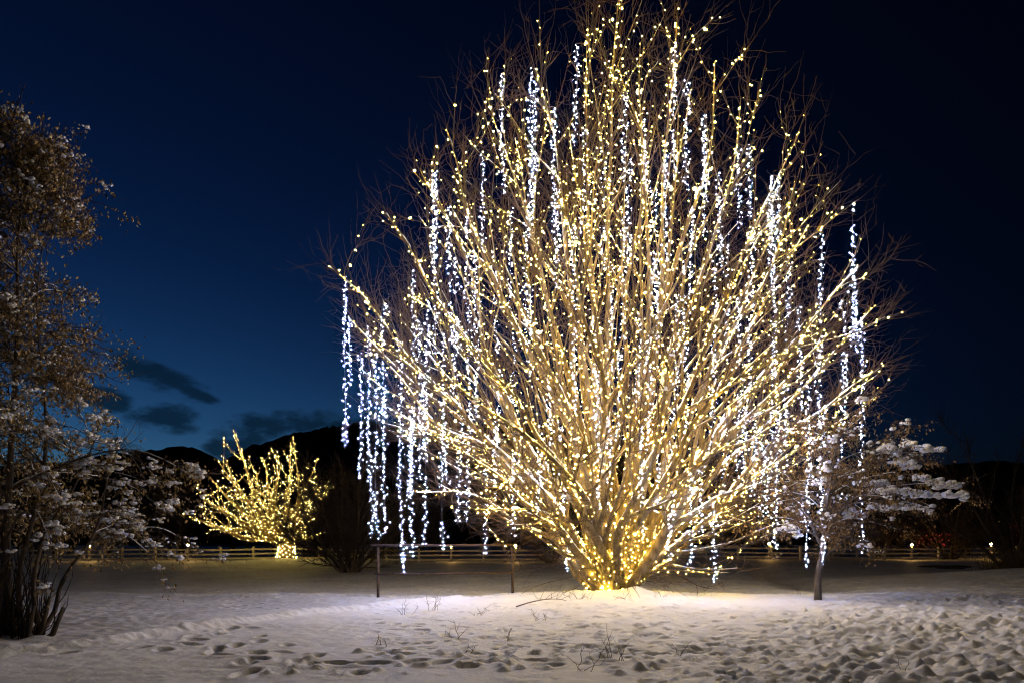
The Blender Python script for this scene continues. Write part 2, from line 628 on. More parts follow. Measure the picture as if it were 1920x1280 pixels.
def axis_lines(lo, hi, step, out_lo, out_hi, grow):
    core = np.arange(lo, hi, step)
    up, v, s = [], core[-1], step
    while v < out_hi:
        s = min(s * grow, 400)
        v += s
        up.append(v)
    dn, v, s = [], core[0], step
    while v > out_lo:
        s = min(s * 1.25, 600)
        v -= s
        dn.append(v)
    return np.concatenate([dn[::-1], core, up])


ys = axis_lines(6.6, 22.5, 0.042, -3000, 5000, 1.035)
xc = np.arange(-11.0, 13.0, 0.037)
up, v, s = [], xc[-1], 0.045
while v < 5000:
    s = min(s * 1.06, 400)
    v += s
    up.append(v)
dn, v, s = [], xc[0], 0.045
while v > -5000:
    s = min(s * 1.06, 400)
    v -= s
    dn.append(v)
xs = np.concatenate([dn[::-1], xc, up])
GX, GY = np.meshgrid(xs, ys)
GZ = H(GX, GY)


base0 = GZ.copy()


def stamp(x, y, a, b, h, ang, kind):
    R = 2.3 * max(a, b)
    i0, i1 = np.searchsorted(xs, (x - R, x + R))
    j0, j1 = np.searchsorted(ys, (y - R, y + R))
    if i1 <= i0 or j1 <= j0:
        return
    X, Y = GX[j0:j1, i0:i1] - x, GY[j0:j1, i0:i1] - y
    u = (X * math.cos(ang) + Y * math.sin(ang)) / a
    w = (-X * math.sin(ang) + Y * math.cos(ang)) / b
    q = np.sqrt(u * u + w * w)
    if kind == 'dent':
        GZ[j0:j1, i0:i1] += -h * (1 - sstep(0.7, 1.08, q)) + 0.28 * h * np.exp(-((q - 1.35) / 0.3) ** 2)
    else:
        GZ[j0:j1, i0:i1] = np.maximum(GZ[j0:j1, i0:i1], GZ[j0:j1, i0:i1] * 0.6 + h * np.clip(1 - q * q, 0, 1) ** 0.8 + 0.4 * base0[j0:j1, i0:i1])


for dn_ in dents:
    stamp(*dn_, 'dent')
for lp in lumps:
    stamp(*lp, 'lump')
# broken crust on the churned part
_d = np.maximum(GY, 1)
_px, _py = 960 + GX / _d * F, HOR + CAM_H * F / _d
_w = sstep(1150, 1650, _px + (_py - 1190) * 2.0) * (1 - sstep(18, 24, GY)) * sstep(4, 6, GY)
_n = vnoise(GX, GY, 0.13, 21) + 0.7 * vnoise(GX, GY, 0.075, 22)
GZ += _w * (0.036 * _n + 0.03 * np.clip(_n, 0, 1) ** 0.5) + (1 - _w) * (GY < 22) * (GY > 6) * 0.007 * vnoise(GX, GY, 0.085, 23)


def ground_z(x, y):
    i = min(max(np.searchsorted(xs, x), 1), len(xs) - 1)
    j = min(max(np.searchsorted(ys, y), 1), len(ys) - 1)
    return float(GZ[j - 1:j + 1, i - 1:i + 1].mean())


idx = np.arange(GX.size).reshape(GX.shape)
quads = np.stack([idx[:-1, :-1], idx[:-1, 1:], idx[1:, 1:], idx[1:, :-1]], -1).reshape(-1, 4)
gm = make_mesh('ground', np.stack([GX.ravel(), GY.ravel(), GZ.ravel()], 1), [quads])
# thin snow over mown grass and painted falloff of the light beyond the ploughed snow, as an attribute
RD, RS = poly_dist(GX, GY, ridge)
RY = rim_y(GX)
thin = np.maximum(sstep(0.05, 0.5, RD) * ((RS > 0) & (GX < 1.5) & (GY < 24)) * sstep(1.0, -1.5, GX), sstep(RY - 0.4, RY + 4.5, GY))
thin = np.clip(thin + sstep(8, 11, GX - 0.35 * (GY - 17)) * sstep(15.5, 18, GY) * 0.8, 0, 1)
at_ = gm.attributes.new('thin_dim_snow', 'FLOAT', 'POINT')
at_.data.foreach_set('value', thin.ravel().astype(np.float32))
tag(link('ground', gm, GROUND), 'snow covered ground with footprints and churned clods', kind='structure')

# bare earth where the bank is undercut
def patch(name, cx, cy, rx, ry, mat, lift):
    n = 28
    a = np.linspace(0, 2 * PI, n, endpoint=False)
    mb = MB()
    V, fr = [], []
    rings = (0.05, 0.4, 0.75, 1.0)
    w = 1 + 0.25 * np.sin(3 * a + 1) + 0.12 * np.sin(7 * a)
    for r in rings:
        x = cx + rx * r * w * np.cos(a)
        y = cy + ry * r * w * np.sin(a)
        z = np.array([ground_z(p, q) for p, q in zip(x, y)]) + lift * (1 - r ** 3) - 0.05 * r ** 6
        V.append(np.stack([x, y, z], 1))
    V = np.concatenate(V)
    q = []
    for k in range(len(rings) - 1):
        for i in range(n):
            j = (i + 1) % n
            q.append([k * n + i, k * n + j, (k + 1) * n + j, (k + 1) * n + i])
    mb.add(V, q)
    return mb.build(name, mat)


tag(patch('bare_earth', 29.0, 45.5, 1.7, 1.6, EARTH, 0.12), 'dark patch of bare earth in the snow', kind='structure')


# ------------------------------------------------------------------ hills
def hill(name, prof, dist, depth, seed):
    """prof: skyline points (px, py) at distance dist"""
    px = np.array([p[0] for p in prof], float)
    hz = np.array([CAM_H + (HOR - p[1]) / F * dist for p in prof])
    X = np.linspace((px[0] - 960) / F * dist, (px[-1] - 960) / F * dist, 260)
    top = np.interp(X, (px - 960) / F * dist, hz)
    top = np.convolve(np.pad(top, 6, mode='edge'), np.ones(13) / 13, 'valid')
    r = np.random.default_rng(seed)
    rows = []
    for k, f in enumerate(np.linspace(0, 1, 14)):
        y = dist + depth * (f - 0.5)
        prof_f = math.sin(PI * f) ** 0.8 if 0 < f < 1 else 0
        z = top * prof_f + (vnoise(X, np.full_like(X, y), 60, seed) * 22 + r.normal(size=X.size) * 2.2) * prof_f - 3 * (1 - prof_f)
        rows.append(np.stack([X, np.full_like(X, y), z], 1))
    V = np.concatenate(rows)
    n = len(X)
    i = np.arange(14 * n).reshape(14, n)
    q = np.stack([i[:-1, :-1], i[:-1, 1:], i[1:, 1:], i[1:, :-1]], -1).reshape(-1, 4)
    mb = MB()
    mb.add(V, q)
    o = mb.build(name, HILL)
    return o


tag(hill('hill', [(-900, 930), (-200, 880), (120, 872), (250, 850), (340, 836), (400, 852), (470, 900), (620, 990)], 1900, 700, 31),
    'low dark rounded hill on the skyline between the trees', kind='structure')
tag(hill('hill', [(400, 900), (470, 850), (560, 822), (660, 802), (800, 790), (1000, 800), (1250, 845), (1500, 880), (1700, 930)], 1400, 600, 32),
    'long dark hill rising behind the lit trees', kind='structure')
tag(hill('hill', [(1300, 930), (1500, 895), (1700, 876), (1820, 866), (2000, 868), (2400, 850), (3000, 900)], 2400, 800, 33),
    'distant dark hill low on the skyline', kind='structure')


# ------------------------------------------------------------------ tree building
def direction(phi, a, ysc=1.0):
    return np.array([math.sin(phi) * math.cos(a), math.sin(phi) * math.sin(a) * ysc, math.cos(phi)])


def wobble(P, amp, seed, knots=6):
    r = np.random.default_rng(seed)
    n = len(P)
    k = r.normal(size=(knots, 3)) * amp
    t = np.linspace(0, knots - 1, n)
    W = np.stack([np.interp(t, np.arange(knots), k[:, c]) for c in range(3)], 1)
    w = np.convolve(np.ones(n), [1], 'same')[:, None]
    fade = np.minimum(np.linspace(0, 4, n), 1)[:, None]
    m_ = 2 if knots < 8 else 1
    ker = np.ones(2 * m_ + 1) / (2 * m_ + 1)
    W = np.stack([np.convolve(np.pad(W[:, c], m_, mode='edge'), ker, 'valid') for c in range(3)], 1)
    return P + W * fade * w


def snow_cap(mb, P, R, amount=1.0, seed=0, lo=0.0):
    """snow lying along the upper side of a branch"""
    Q, L = resample(P, max(int(np.linalg.norm(P[-1] - P[0]) / 0.07), 6))
    n = len(Q)
    t = np.linspace(0, 1, n)
    r = np.interp(t, np.linspace(0, 1, len(R)), R)
    T = norm(np.gradient(Q, axis=0))
    upv = np.array([0, 0, 1.0]) - T * T[:, 2:3]
    flat = np.linalg.norm(upv, axis=1)
    U = norm(upv)
    S = np.cross(T, U)
    rr = np.random.default_rng(seed)
    m = np.convolve(np.pad(rr.random(n), 3, mode='edge'), np.ones(7) / 7, 'valid')
    m2 = rr.random(n)
    cover = sstep(0.43, 0.57, m + 0.35 * (flat - 0.6) + 0.10 * (amount - 1)) * sstep(0.18, 0.45, flat) * (t > lo)
    wv = r * 0.74 * cover + 0.001
    hv = (r * 0.45 + 0.016 * amount) * cover * (0.7 + 0.6 * m2) + 0.001
    c = Q + U * (r * 0.72)[:, None]
    a = np.linspace(0, 2 * PI, 6, endpoint=False)
    V = c[:, None, :] + np.cos(a)[None, :, None] * (wv[:, None] * 1.0)[..., None] * S[:, None, :] + np.sin(a)[None, :, None] * hv[:, None, None] * U[:, None, :]
    i = np.arange(n * 6).reshape(n, 6)
    nx = np.roll(i, -1, 1)
    keep = (cover[:-1] > 0.03) | (cover[1:] > 0.03)
    q = np.stack([i[:-1], nx[:-1], nx[1:], i[1:]], -1)[keep].reshape(-1, 4)
    if len(q):
        mb.add(V, q)


def twig_batch(mb, O, D, L, R, up=0.25, curl=0.35, n=5, sides=3):
    """O (m,3) origins, D directions, L lengths"""
    m = len(O)
    if m == 0:
        return np.zeros((0, n, 3))
    D = norm(D)
    side = norm(rng.normal(size=(m, 3))) * curl
    t = np.linspace(0, 1, n)[None, :, None]
    P = O[:, None, :] + L[:, None, None] * (D[:, None, :] * t + (side[:, None, :] + np.array([0, 0, up])) * t * t * 0.6)
    P[:, 1:-1] += rng.normal(size=(m, n - 2, 3)) * (0.025 * L)[:, None, None]
    rad = R[:, None] * np.linspace(1, 0.35, n)[None]
    mb.tubes(P, rad, sides)
    return P


def spiral(P, R, spacing, pitch, t0=0.02, t1=1.0, off=0.02, jitter=0.012):
    L = np.linalg.norm(np.diff(P, axis=0), axis=1).sum()
    n = max(int(L * (t1 - t0) / spacing), 3)
    Q, _ = resample(P, max(len(P) * 4, 60))
    tt = np.linspace(t0, t1, n)
    q = np.stack([np.interp(tt, np.linspace(0, 1, len(Q)), Q[:, k]) for k in range(3)], 1)
    r = np.interp(tt, np.linspace(0, 1, len(R)), R)
    T = norm(np.gradient(q, axis=0))
    ref = np.where(np.abs(T[:, 2:3]) < 0.9, np.array([[0, 0, 1.0]]), np.array([[1.0, 0, 0]]))
    N = norm(np.cross(T, ref))
    B = np.cross(N, T)
    th = np.arange(n) * spacing / pitch * 2 * PI + rng.uniform(0, 6.28)
    rad = (r + off)[:, None]
    return q + rad * (np.cos(th)[:, None] * N + np.sin(th)[:, None] * B) + rng.normal(size=q.shape) * jitter


RHO_T = np.radians([0, 10, 23, 35, 45, 55, 68, 80, 100])
RHO_R = np.array([17.9, 17.0, 14.9, 12.6, 11.4, 10.1, 7.4, 4.8, 3.5])


def fan_limbs(base, n, scale, ysc, seed, r0=0.19, phi_max=78, reach=(0.80, 0.95), rho=None, spread=0.42, nb=8, pts=26, explicit=()):
    """ascending limbs fanning out of one stool; returns list of dicts"""
    r = np.random.default_rng(seed)
    limbs = []
    specs = []
    for i in range(n):
        phi = math.radians(phi_max) * ((i + 0.6) / n) ** 0.62 * r.uniform(0.93, 1.05)
        a = i * 2.39996 + r.normal() * 0.2
        specs.append((phi, a, r.uniform(*reach)))
    specs += list(explicit)
    for i, (phi, a, rc) in enumerate(specs):
        R = (np.interp(phi, RHO_T, RHO_R) if rho is None else rho(phi)) * rc * scale
        R *= min(1.0, (base[1] + R * math.sin(phi) * math.sin(a) * ysc) / base[1] * 1.02) if i < n else 1.0    # the crown is shallower towards the path
        p0 = base + np.array([math.cos(a), math.sin(a) * ysc, 0]) * spread * scale * min(1, 0.25 + math.degrees(phi) / 55) * r.uniform(0.8, 1.1) + np.array([0, 0, -0.25])
        d2, d3 = direction(phi * 1.05, a + r.normal() * 0.08, ysc), direction(phi * 0.97, a + r.normal() * 0.08, ysc)
        piv = base + np.array([0, 0, 1.0 * scale])
        d0 = direction(min(phi * 0.62, math.radians(34)), a, ysc)
        P = bez(p0, p0 + d0 * (1.3 * scale + 0.12 * R), piv + np.array([0, 0, 0.5 * scale]) + d2 * R * 0.60, piv + d3 * R, pts)
        P = wobble(wobble(P, 0.26 * scale, seed * 100 + i), 0.07 * scale, seed * 100 + i + 50, 13)
        t = np.linspace(0, 1, pts)
        rb = r0 * scale * r.uniform(0.8, 1.15) * (0.8 + 0.3 * (R / (12 * scale)))
        Rr = rb * (0.06 + 0.94 * (1 - t) ** 1.3) * (1 + 0.18 * np.exp(-t * 18))
        limb = dict(P=P, R=Rr, phi=phi, a=a, L=R, branches=[])
        for k in range(nb):
            tb = 0.20 + 0.77 * (k + r.random()) / nb
            j = min(int(tb * (pts - 1)), pts - 3)
            o = P[j] + (P[j + 1] - P[j]) * (tb * (pts - 1) - j)
            T = norm(P[j + 1] - P[j])
            side = norm(np.cross(T, r.normal(size=3)))
            ang = math.radians(r.uniform(22, 48))
            d = norm(T * math.cos(ang) + side * math.sin(ang))
            Lb = ((1 - tb) * R * 0.42 + 1.6 * scale) * r.uniform(0.75, 1.15)
            end = o + d * Lb + np.array([0, 0, 0.16 * Lb])
            # keep the end inside the crown
            v = end - piv
            ph = math.atan2(math.hypot(v[0], v[1] / ysc), v[2])
            lim = (np.interp(ph, RHO_T, RHO_R) if rho is None else rho(ph)) * scale * 0.98 * min(1.0, end[1] / base[1])
            dist = math.sqrt(v[0] ** 2 + (v[1] / ysc) ** 2 + v[2] ** 2)
            if dist > lim:
                end = piv + v * lim / dist
            B = bez(o, o + d * Lb * 0.35, o + (end - o) * 0.68 - np.array([0, 0, 0.03 * Lb]), end, 12)
            B = wobble(B, 0.07 * scale, seed * 1000 + i * 20 + k)
            r1 = np.interp(tb, t, Rr) * 0.55
            limb['branches'].append((B, r1 * (0.12 + 0.88 * (1 - np.linspace(0, 1, 12)))))
        limbs.append(limb)
    return limbs


# ------------------------------------------------------------------ the big lit willow
BASE = np.array([TX, TY, ground_z(TX, TY) - 0.05])
YS = 0.70
expl = []
TIPS = [(1165, -30, 0), (1310, 15, -1), (1075, 45, 1), (1240, 60, -2), (985, 95, -0.5), (1180, 120, 2), (1365, 100, 1), (905, 165, 1.5), (1060, 160, -2.5), (1290, 175, 2), (1410, 190, -1),
        (812, 235, -0.5), (960, 240, 2.5), (1130, 230, -3.5), (1490, 262, 1), (768, 320, 1), (1535, 315, -1), (708, 415, -1.5), (1570, 400, 1.5), (622, 518, -0.5), (1630, 500, -1), (645, 610, 1.5),
        (1655, 590, 1), (690, 700, -2), (1650, 690, -2), (735, 790, 0.5), (1590, 790, 0.5), (820, 860, -2.5), (1490, 870, -2.5), (1530, 700, 2.5), (760, 600, 3),
        (900, 400, -4.5), (1050, 300, -4.5), (1400, 440, -4.5), (850, 590, -5), (1280, 540, -5.5), (1450, 640, -5), (940, 730, -5), (800, 915, -1), (895, 955, -2.0), (1440, 915, -1), (1410, 950, -1.5), (700, 640, -3.2), (1580, 620, -3),
        (870, 340, 4), (1000, 250, 4.5), (1350, 300, 4.5), (1480, 440, 4.5), (750, 540, 4.5), (1560, 590, 4)]
for (px, py, yo) in TIPS:
    q = at(px, py, TY + yo) - (BASE + np.array([0, 0, 1.0]))
    ph = math.atan2(math.hypot(q[0], q[1] / YS), q[2])
    rr_ = math.sqrt(q[0] ** 2 + (q[1] / YS) ** 2 + q[2] ** 2) / np.interp(ph, RHO_T, RHO_R)
    expl.append((ph, math.atan2(q[1] / YS, q[0]), rr_ * 0.98))
limbs = fan_limbs(BASE, 0, 1.0, YS, 5, r0=0.172, explicit=expl, nb=6, phi_max=60, spread=0.23)
willow = empty('willow_tree', BASE)
tag(willow, 'huge snow dusted bare willow wrapped in warm lights with hanging white strands', 'tree')

# the stool the limbs grow out of
mb = MB()
ns, nr = 40, 9
a = np.linspace(0, 2 * PI, ns, endpoint=False)
V = []
for k in range(nr):
    f = k / (nr - 1)
    z = BASE[2] - 0.3 + 1.55 * f
    rad = (0.38 + 0.14 * f ** 0.8) * (1 + 0.10 * np.sin(5 * a + 0.6) + 0.06 * np.sin(11 * a + 2 * f) + 0.03 * np.sin(23 * a)) * (1.0 if k < nr - 1 else 0.55)
    V.append(np.stack([BASE[0] + rad * np.cos(a), BASE[1] + 0.85 * rad * np.sin(a), np.full(ns, z)], 1))
V = np.concatenate(V)
i = np.arange(nr * ns).reshape(nr, ns)
nx = np.roll(i, -1, 1)
mb.add(V, np.stack([i[:-1], nx[:-1], nx[1:], i[1:]], -1).reshape(-1, 4), [[i[-1, 0], i[-1, k], i[-1, k + 1]] for k in range(1, ns - 1)])
mb.build('trunk', BARK, willow)

nodes = []          # where hanging strands can be tied
twO, twT, twW = [], [], []
clump_P, clump_R = [], []
for li, lb in enumerate(limbs):
    mb = MB()
    mb.tubes(lb['P'], lb['R'], 9)
    lo = mb.build('limb', BARK, willow)
    for bi, (B, BR) in enumerate(lb['branches']):
        mb = MB()
        mb.tubes(B, BR, 6)
        mb.build('branch', BARK, lo)
        T = norm(np.gradient(B, axis=0))
        twO.append(B[2:]); twT.append(T[2:]); twW.append(np.linspace(0.5, 1.2, len(B) - 2))
        nodes.append(B[3:])
    cap = MB()
    snow_cap(cap, lb['P'], lb['R'], 1.0, 500 + li)
    for bi, (B, BR) in enumerate(lb['branches']):
        snow_cap(cap, B, BR, 0.1, 900 + li * 10 + bi)
    if cap.n:
        tag(cap.build('snow_cap', SNOW2, lo), kind='stuff')
    T = norm(np.gradient(lb['P'], axis=0))
    twO.append(lb['P'][5:]); twT.append(T[5:]); twW.append(np.linspace(0.08, 1.2, len(lb['P']) - 5))
    nodes.append(lb['P'][6:])
    for j in rng.integers(4, 24, size=5):
        if rng.random() < 0.7:
            s = rng.uniform(0.025, 0.065)
            for _ in range(3):
                clump_P.append(lb['P'][j] + np.array([0, 0, lb['R'][j] + 0.2 * s]) + rng.normal(size=3) * s * np.array([1.1, 1.1, 0.5]))
                clump_R.append((s * rng.uniform(0.6, 1.5), s * rng.uniform(0.6, 1.2), s * rng.uniform(0.4, 0.9)))
for lb in limbs:                # thinner side shoots, some of them lit
    lb['shoots'] = []
    src = [(B, BR) for B, BR in lb['branches']] * 2 + [(lb['P'][12:], lb['R'][12:])] * 6 + [(lb['P'][17:], lb['R'][17:])] * 7
    for B, BR in src:
        j = int(rng.integers(2, len(B) - 1))
        T = norm(B[j] - B[j - 1])
        d = norm(T + norm(rng.normal(size=3)) * 0.75 + np.array([0, 0, 0.14]))
        Ls = rng.uniform(0.8, 2.0)
        v = B[j] + d * Ls + np.array([0, 0, 0.22 * Ls]) - BASE - np.array([0, 0, 1.0])
        ph = math.atan2(math.hypot(v[0], v[1] / YS), v[2])
        if math.sqrt(v[0] ** 2 + (v[1] / YS) ** 2 + v[2] ** 2) > np.interp(ph, RHO_T, RHO_R) * 0.97 * min(1.0, (BASE[1] + v[1]) / BASE[1]):
            Ls *= 0.4
        Q = bez(B[j], B[j] + d * Ls * 0.4, B[j] + d * Ls * 0.7 + np.array([0, 0, 0.05 * Ls]), B[j] + d * Ls + np.array([0, 0, 0.22 * Ls]), 8)
        lb['shoots'].append((Q, np.linspace(min(BR[j] * 0.8, 0.022), 0.006, 8)))
        twO.append(Q[1:]); twT.append(norm(np.gradient(Q, axis=0))[1:]); twW.append(np.linspace(0.5, 1.2, 7))
nodes = np.concatenate(nodes)
twO, twT, twW = np.concatenate(twO), np.concatenate(twT), np.concatenate(twW)
mb = MB()
mb.blobs(clump_P, clump_R)
tag(mb.build('snow_clumps', SNOW2, willow), kind='stuff')

mb = MB()
for lb in limbs:
    mb.tubes(np.stack([q[0] for q in lb['shoots']]), np.stack([q[1] for q in lb['shoots']]), 4)
pick = rng.choice(len(twO), size=7600, p=twW / twW.sum())
O = twO[pick]
D = twT[pick] + rng.normal(size=(len(pick), 3)) * 0.55 + np.array([0, 0, 0.10])
P1 = twig_batch(mb, O, D, rng.uniform(0.4, 1.15, len(pick)), rng.uniform(0.005, 0.0095, len(pick)), up=0.2, curl=0.4, n=6)
k = rng.integers(0, len(P1), 8500)
s = rng.integers(2, 6, 8500)
O2 = P1[k, s]
D2 = norm(P1[k, s] - P1[k, s - 1]) + rng.normal(size=(8500, 3)) * 0.6
twig_batch(mb, O2, D2, rng.uniform(0.25, 0.7, 8500), rng.uniform(0.004, 0.006, 8500), up=0.15, curl=0.5, n=4)
# long whippy shoots low on the limbs
low = [lb for lb in limbs if lb['phi'] > math.radians(45)]
O3, D3 = [], []
for lb in low:
    for j in rng.integers(3, 16, size=14):
        O3.append(lb['P'][j])
        aa = lb['a'] + rng.normal() * 0.9
        D3.append((math.cos(aa), math.sin(aa), rng.uniform(-0.35, 0.3)))
P3 = twig_batch(mb, np.array(O3), np.array(D3), rng.uniform(0.9, 2.3, len(O3)), rng.uniform(0.006, 0.011, len(O3)), up=0.05, curl=0.6, n=7)
k = rng.integers(0, len(P3), 900)
s = rng.integers(2, 7, 900)
twig_batch(mb, P3[k, s], norm(P3[k, s] - P3[k, s - 1]) + rng.normal(size=(900, 3)) * 0.5, rng.uniform(0.3, 0.9, 900), rng.uniform(0.003, 0.006, 900), up=0.0, curl=0.6, n=5)
tag(mb.build('twigs', TWIG, willow), kind='stuff')

# warm strings, one wound up each limb and out along its branches
order = sorted(range(len(limbs)), key=lambda q: to_px(limbs[q]['P'][-1])[0])
rank = {q: n + 1 for n, q in enumerate(order)}
for li, lb in enumerate(limbs):
    root = empty('warm_light_string', lb['P'][3])
    tag(root, f'warm white string wound up the willow limb whose tip is {ordinal(rank[li])} from the left', 'light string', 'warm strings wound round the willow limbs')
    cord, bulbs = MB(), MB()
    fr_ = 1.0 if lb['P'][-1][1] < TY + 1.5 else 1.5      # fewer turns on the far side
    S = spiral(lb['P'], lb['R'], 0.13 * fr_, 0.5, 0.03 if li % 3 == 0 else rng.uniform(0.16, 0.34), 1.0, jitter=0.035)
    S0 = spiral(lb['P'], lb['R'], 0.13, 0.35, 0.02, 0.17, off=0.025, jitter=0.03)      # sparse turns low on the limb
    cord.tubes(S0, np.full(len(S0), 0.004), 3)
    cord.tubes(S, np.full(len(S), 0.004), 3)
    pts = [S, S0]
    for bi, (B, BR) in enumerate(lb['branches']):
        if rng.random() < 0.75:
            Sb = spiral(B, BR, 0.22 * fr_, 0.6, 0.0, rng.uniform(0.7, 1.0), jitter=0.045)
            cord.tubes(Sb, np.full(len(Sb), 0.004), 3)
            pts.append(Sb)
    for Q, QR in lb['shoots']:
        if rng.random() < (0.7 if Q[-1, 2] > 9 else 0.4) / fr_:
            Sb = spiral(Q, QR, 0.25, 0.6, 0.0, rng.uniform(0.6, 1.0), jitter=0.06)
            cord.tubes(Sb, np.full(len(Sb), 0.004), 3)
            pts.append(Sb)
    pts = np.concatenate(pts)
    cord.build('cord', CORD, root)
    big = rng.choice(len(pts), size=rng.integers(0, 3), replace=False)
    small = np.delete(pts, big, 0)
    bulbs.octas(small, np.clip(rng.lognormal(math.log(0.0085), 0.52, len(small)), 0.003, 0.026))
    tag(bulbs.build('bulbs', WARM, root, smooth=False), kind='stuff')
    for b in big:
        m = MB()
        m.octas(pts[b:b + 1], 0.032, 1.1)
        m.build('bulb', WARMBIG, root, smooth=False)
# strings bound round the stool itself
for k in range(8):
    th = np.linspace(0, 2 * PI * 2.2, 110) + k * 1.57
    f = np.linspace(0.02 + 0.122 * k, 0.16 + 0.122 * k, 110)
    rad = 0.56 + 1.0 * f + rng.normal(size=110) * 0.03
    P = np.stack([BASE[0] + rad * np.cos(th), BASE[1] + 0.80 * rad * np.sin(th), BASE[2] + 0.04 + 1.55 * f + 0.06 * np.sin(th * 2.3)], 1)
    root = empty('warm_light_string', P[0])
    tag(root, 'warm white string bound round the willow foot, ' + f'{ordinal(k + 1)} turn up from the snow', 'light string', 'warm strings round the willow foot')
    c, b = MB(), MB()
    c.tubes(P, np.full(110, 0.005), 3)
    c.build('cord', CORD, root)
    P = P + rng.normal(size=P.shape) * 0.04
    b.octas(P[::3], np.clip(rng.lognormal(math.log(0.009), 0.4, len(P[::3])), 0.004, 0.02))
    tag(b.build('bulbs', WARM, root, smooth=False), kind='stuff')

# cool white strands hanging in the crown
STR = [(650, 520, 815), (690, 620, 1005), (703, 690, 1010), (750, 640, 1075), (770, 515, 660), (778, 770, 930), (788, 590, 700), (812, 330, 640), (806, 560, 1020),
       (822, 320, 520), (840, 400, 620), (875, 560, 980), (890, 455, 600), (942, 690, 900), (935, 140, 340), (985, 90, 400), (1000, 270, 420), (1060, 75, 250),
       (1055, 200, 400), (1045, 330, 470), (960, 400, 560), (1175, 180, 330), (1180, 300, 470), (1130, 290, 480), (1225, 340, 560), (1230, 480, 640),
       (1262, 90, 310), (1290, 150, 330), (1312, 260, 420), (1385, 260, 400), (1370, 450, 700), (1380, 560, 860), (1395, 700, 900), (1430, 310, 520),
       (1440, 330, 640), (1455, 320, 450), (1442, 640, 960), (1433, 820, 970), (1480, 500, 620), (1557, 480, 670), (1605, 400, 620), (1612, 600, 1035),
       (1598, 500, 640), (1520, 720, 860), (1515, 850, 1065), (1335, 930, 1090), (1320, 860, 1000), (1255, 920, 1050), (1065, 980, 1070), (910, 860, 1040),
       (1215, 640, 820), (1205, 800, 1000), (1160, 640, 800), (1125, 860, 1000), (1105, 560, 760), (1170, 400, 620), (1265, 560, 760), (1285, 640, 800),
       (1300, 380, 560), (1080, 600, 760), (1030, 680, 850), (1000, 540, 700), (1030, 380, 520), (1115, 700, 860), (1240, 840, 960), (868, 760, 980),
       (930, 800, 960), (765, 800, 930), (855, 600, 720), (925, 480, 640), (1345, 480, 640), (1410, 400, 560), (1180, 720, 900), (1055, 800, 960),
       (1280, 480, 640), (905, 300, 470), (1420, 760, 930), (1010, 800, 960),
       (720, 560, 760), (660, 600, 700), (795, 700, 900), (830, 620, 880), (900, 560, 760), (985, 420, 600), (1075, 420, 560), (1150, 500, 700), (1195, 560, 740),
       (1250, 300, 470), (1330, 620, 820), (1400, 520, 700), (1500, 580, 760), (1530, 640, 780), (1575, 560, 700), (1410, 280, 420), (1355, 320, 480), (1090, 240, 420), (1005, 150, 300),
       (880, 380, 540), (850, 470, 640), (960, 620, 800), (1140, 780, 960), (1260, 760, 900), (1360, 780, 930), (1470, 700, 860), (1215, 200, 340), (1320, 180, 330), (667, 640, 900), (718, 720, 1000), (768, 760, 1040), (832, 800, 1030),
       (962, 860, 1005), (1535, 740, 1060), (1582, 640, 960), (1298, 880, 1060), (1462, 760, 1030)]
NX, NY = to_px(nodes)
strands, ties = [], []
for (px, y0, y1) in STR:
    cost = np.hypot(NX - px, (NY - y0) * 0.8) + 3.0 * np.abs(nodes[:, 1] - (TY - 2.0))
    n = nodes[np.argmin(cost)]
    d = n[1]
    gx = (px - 960) / F * d
    top = np.array([0.5 * n[0] + 0.5 * gx, d, n[2]])
    zb = max(CAM_H + (HOR - y1 - (25 if y1 < 900 else 0)) / F * d, 0.45)
    strands.append((top, min(zb, top[2] - 1.0)))
    if np.linalg.norm(n - top) > 0.03:          # the twig the strand is hooked over
        v = top - n
        ties.append(bez(n, n + v * 0.4 + np.array([0, 0, 0.06]), n + v * 0.8 + np.array([0, 0, 0.07]), top + v * 0.15 + np.array([0, 0, 0.02]), 6))
mb = MB()
mb.tubes(np.stack(ties), np.tile(np.linspace(0.014, 0.007, 6), (len(ties), 1)), 4)
tag(mb.build('hook_twigs', TWIG, willow), kind='stuff')
strands.sort(key=lambda q: to_px(q[0])[0])
for i, (top, zb) in enumerate(strands):
    L = top[2] - zb
    n = max(int(L / 0.12), 8)
    t = np.linspace(0, 1, n)
    sw, ph = rng.normal(size=2) * 0.025 * math.sqrt(L), rng.uniform(0, 6, 2)
    P = np.stack([top[0] + sw[0] * t + 0.05 * np.sin(t * L * 1.3 + ph[0]) * t, top[1] + sw[1] * t + 0.05 * np.sin(t * L * 1.1 + ph[1]) * t, top[2] - L * t], 1)
    root = empty('white_light_strand', top)
    tag(root, f'cool white light strand hanging straight down in the willow, {ordinal(i + 1)} from the left', 'light strand', 'cool white strands hanging in the willow')
    c, b = MB(), MB()
    c.tubes(P, np.full(n, 0.0025), 3)
    c.build('cord', CORDW, root)
    q = np.arange(0, 1, 0.054 / L)
    pp = np.stack([np.interp(q, t, P[:, k]) for k in range(3)], 1)
    pp = pp[vnoise(q * L + i * 7.3, np.zeros(len(q)), 0.5, 90) > -0.38]
    pp[:, :2] += rng.normal(size=(len(pp), 2)) * 0.042
    pp[:, 2] += rng.normal(size=len(pp)) * 0.03
    b.octas(pp, np.clip(rng.lognormal(math.log(0.0062), 0.5, len(pp)), 0.0025, 0.018))
    tag(b.build('bulbs', COOL, root, smooth=False), kind='stuff')


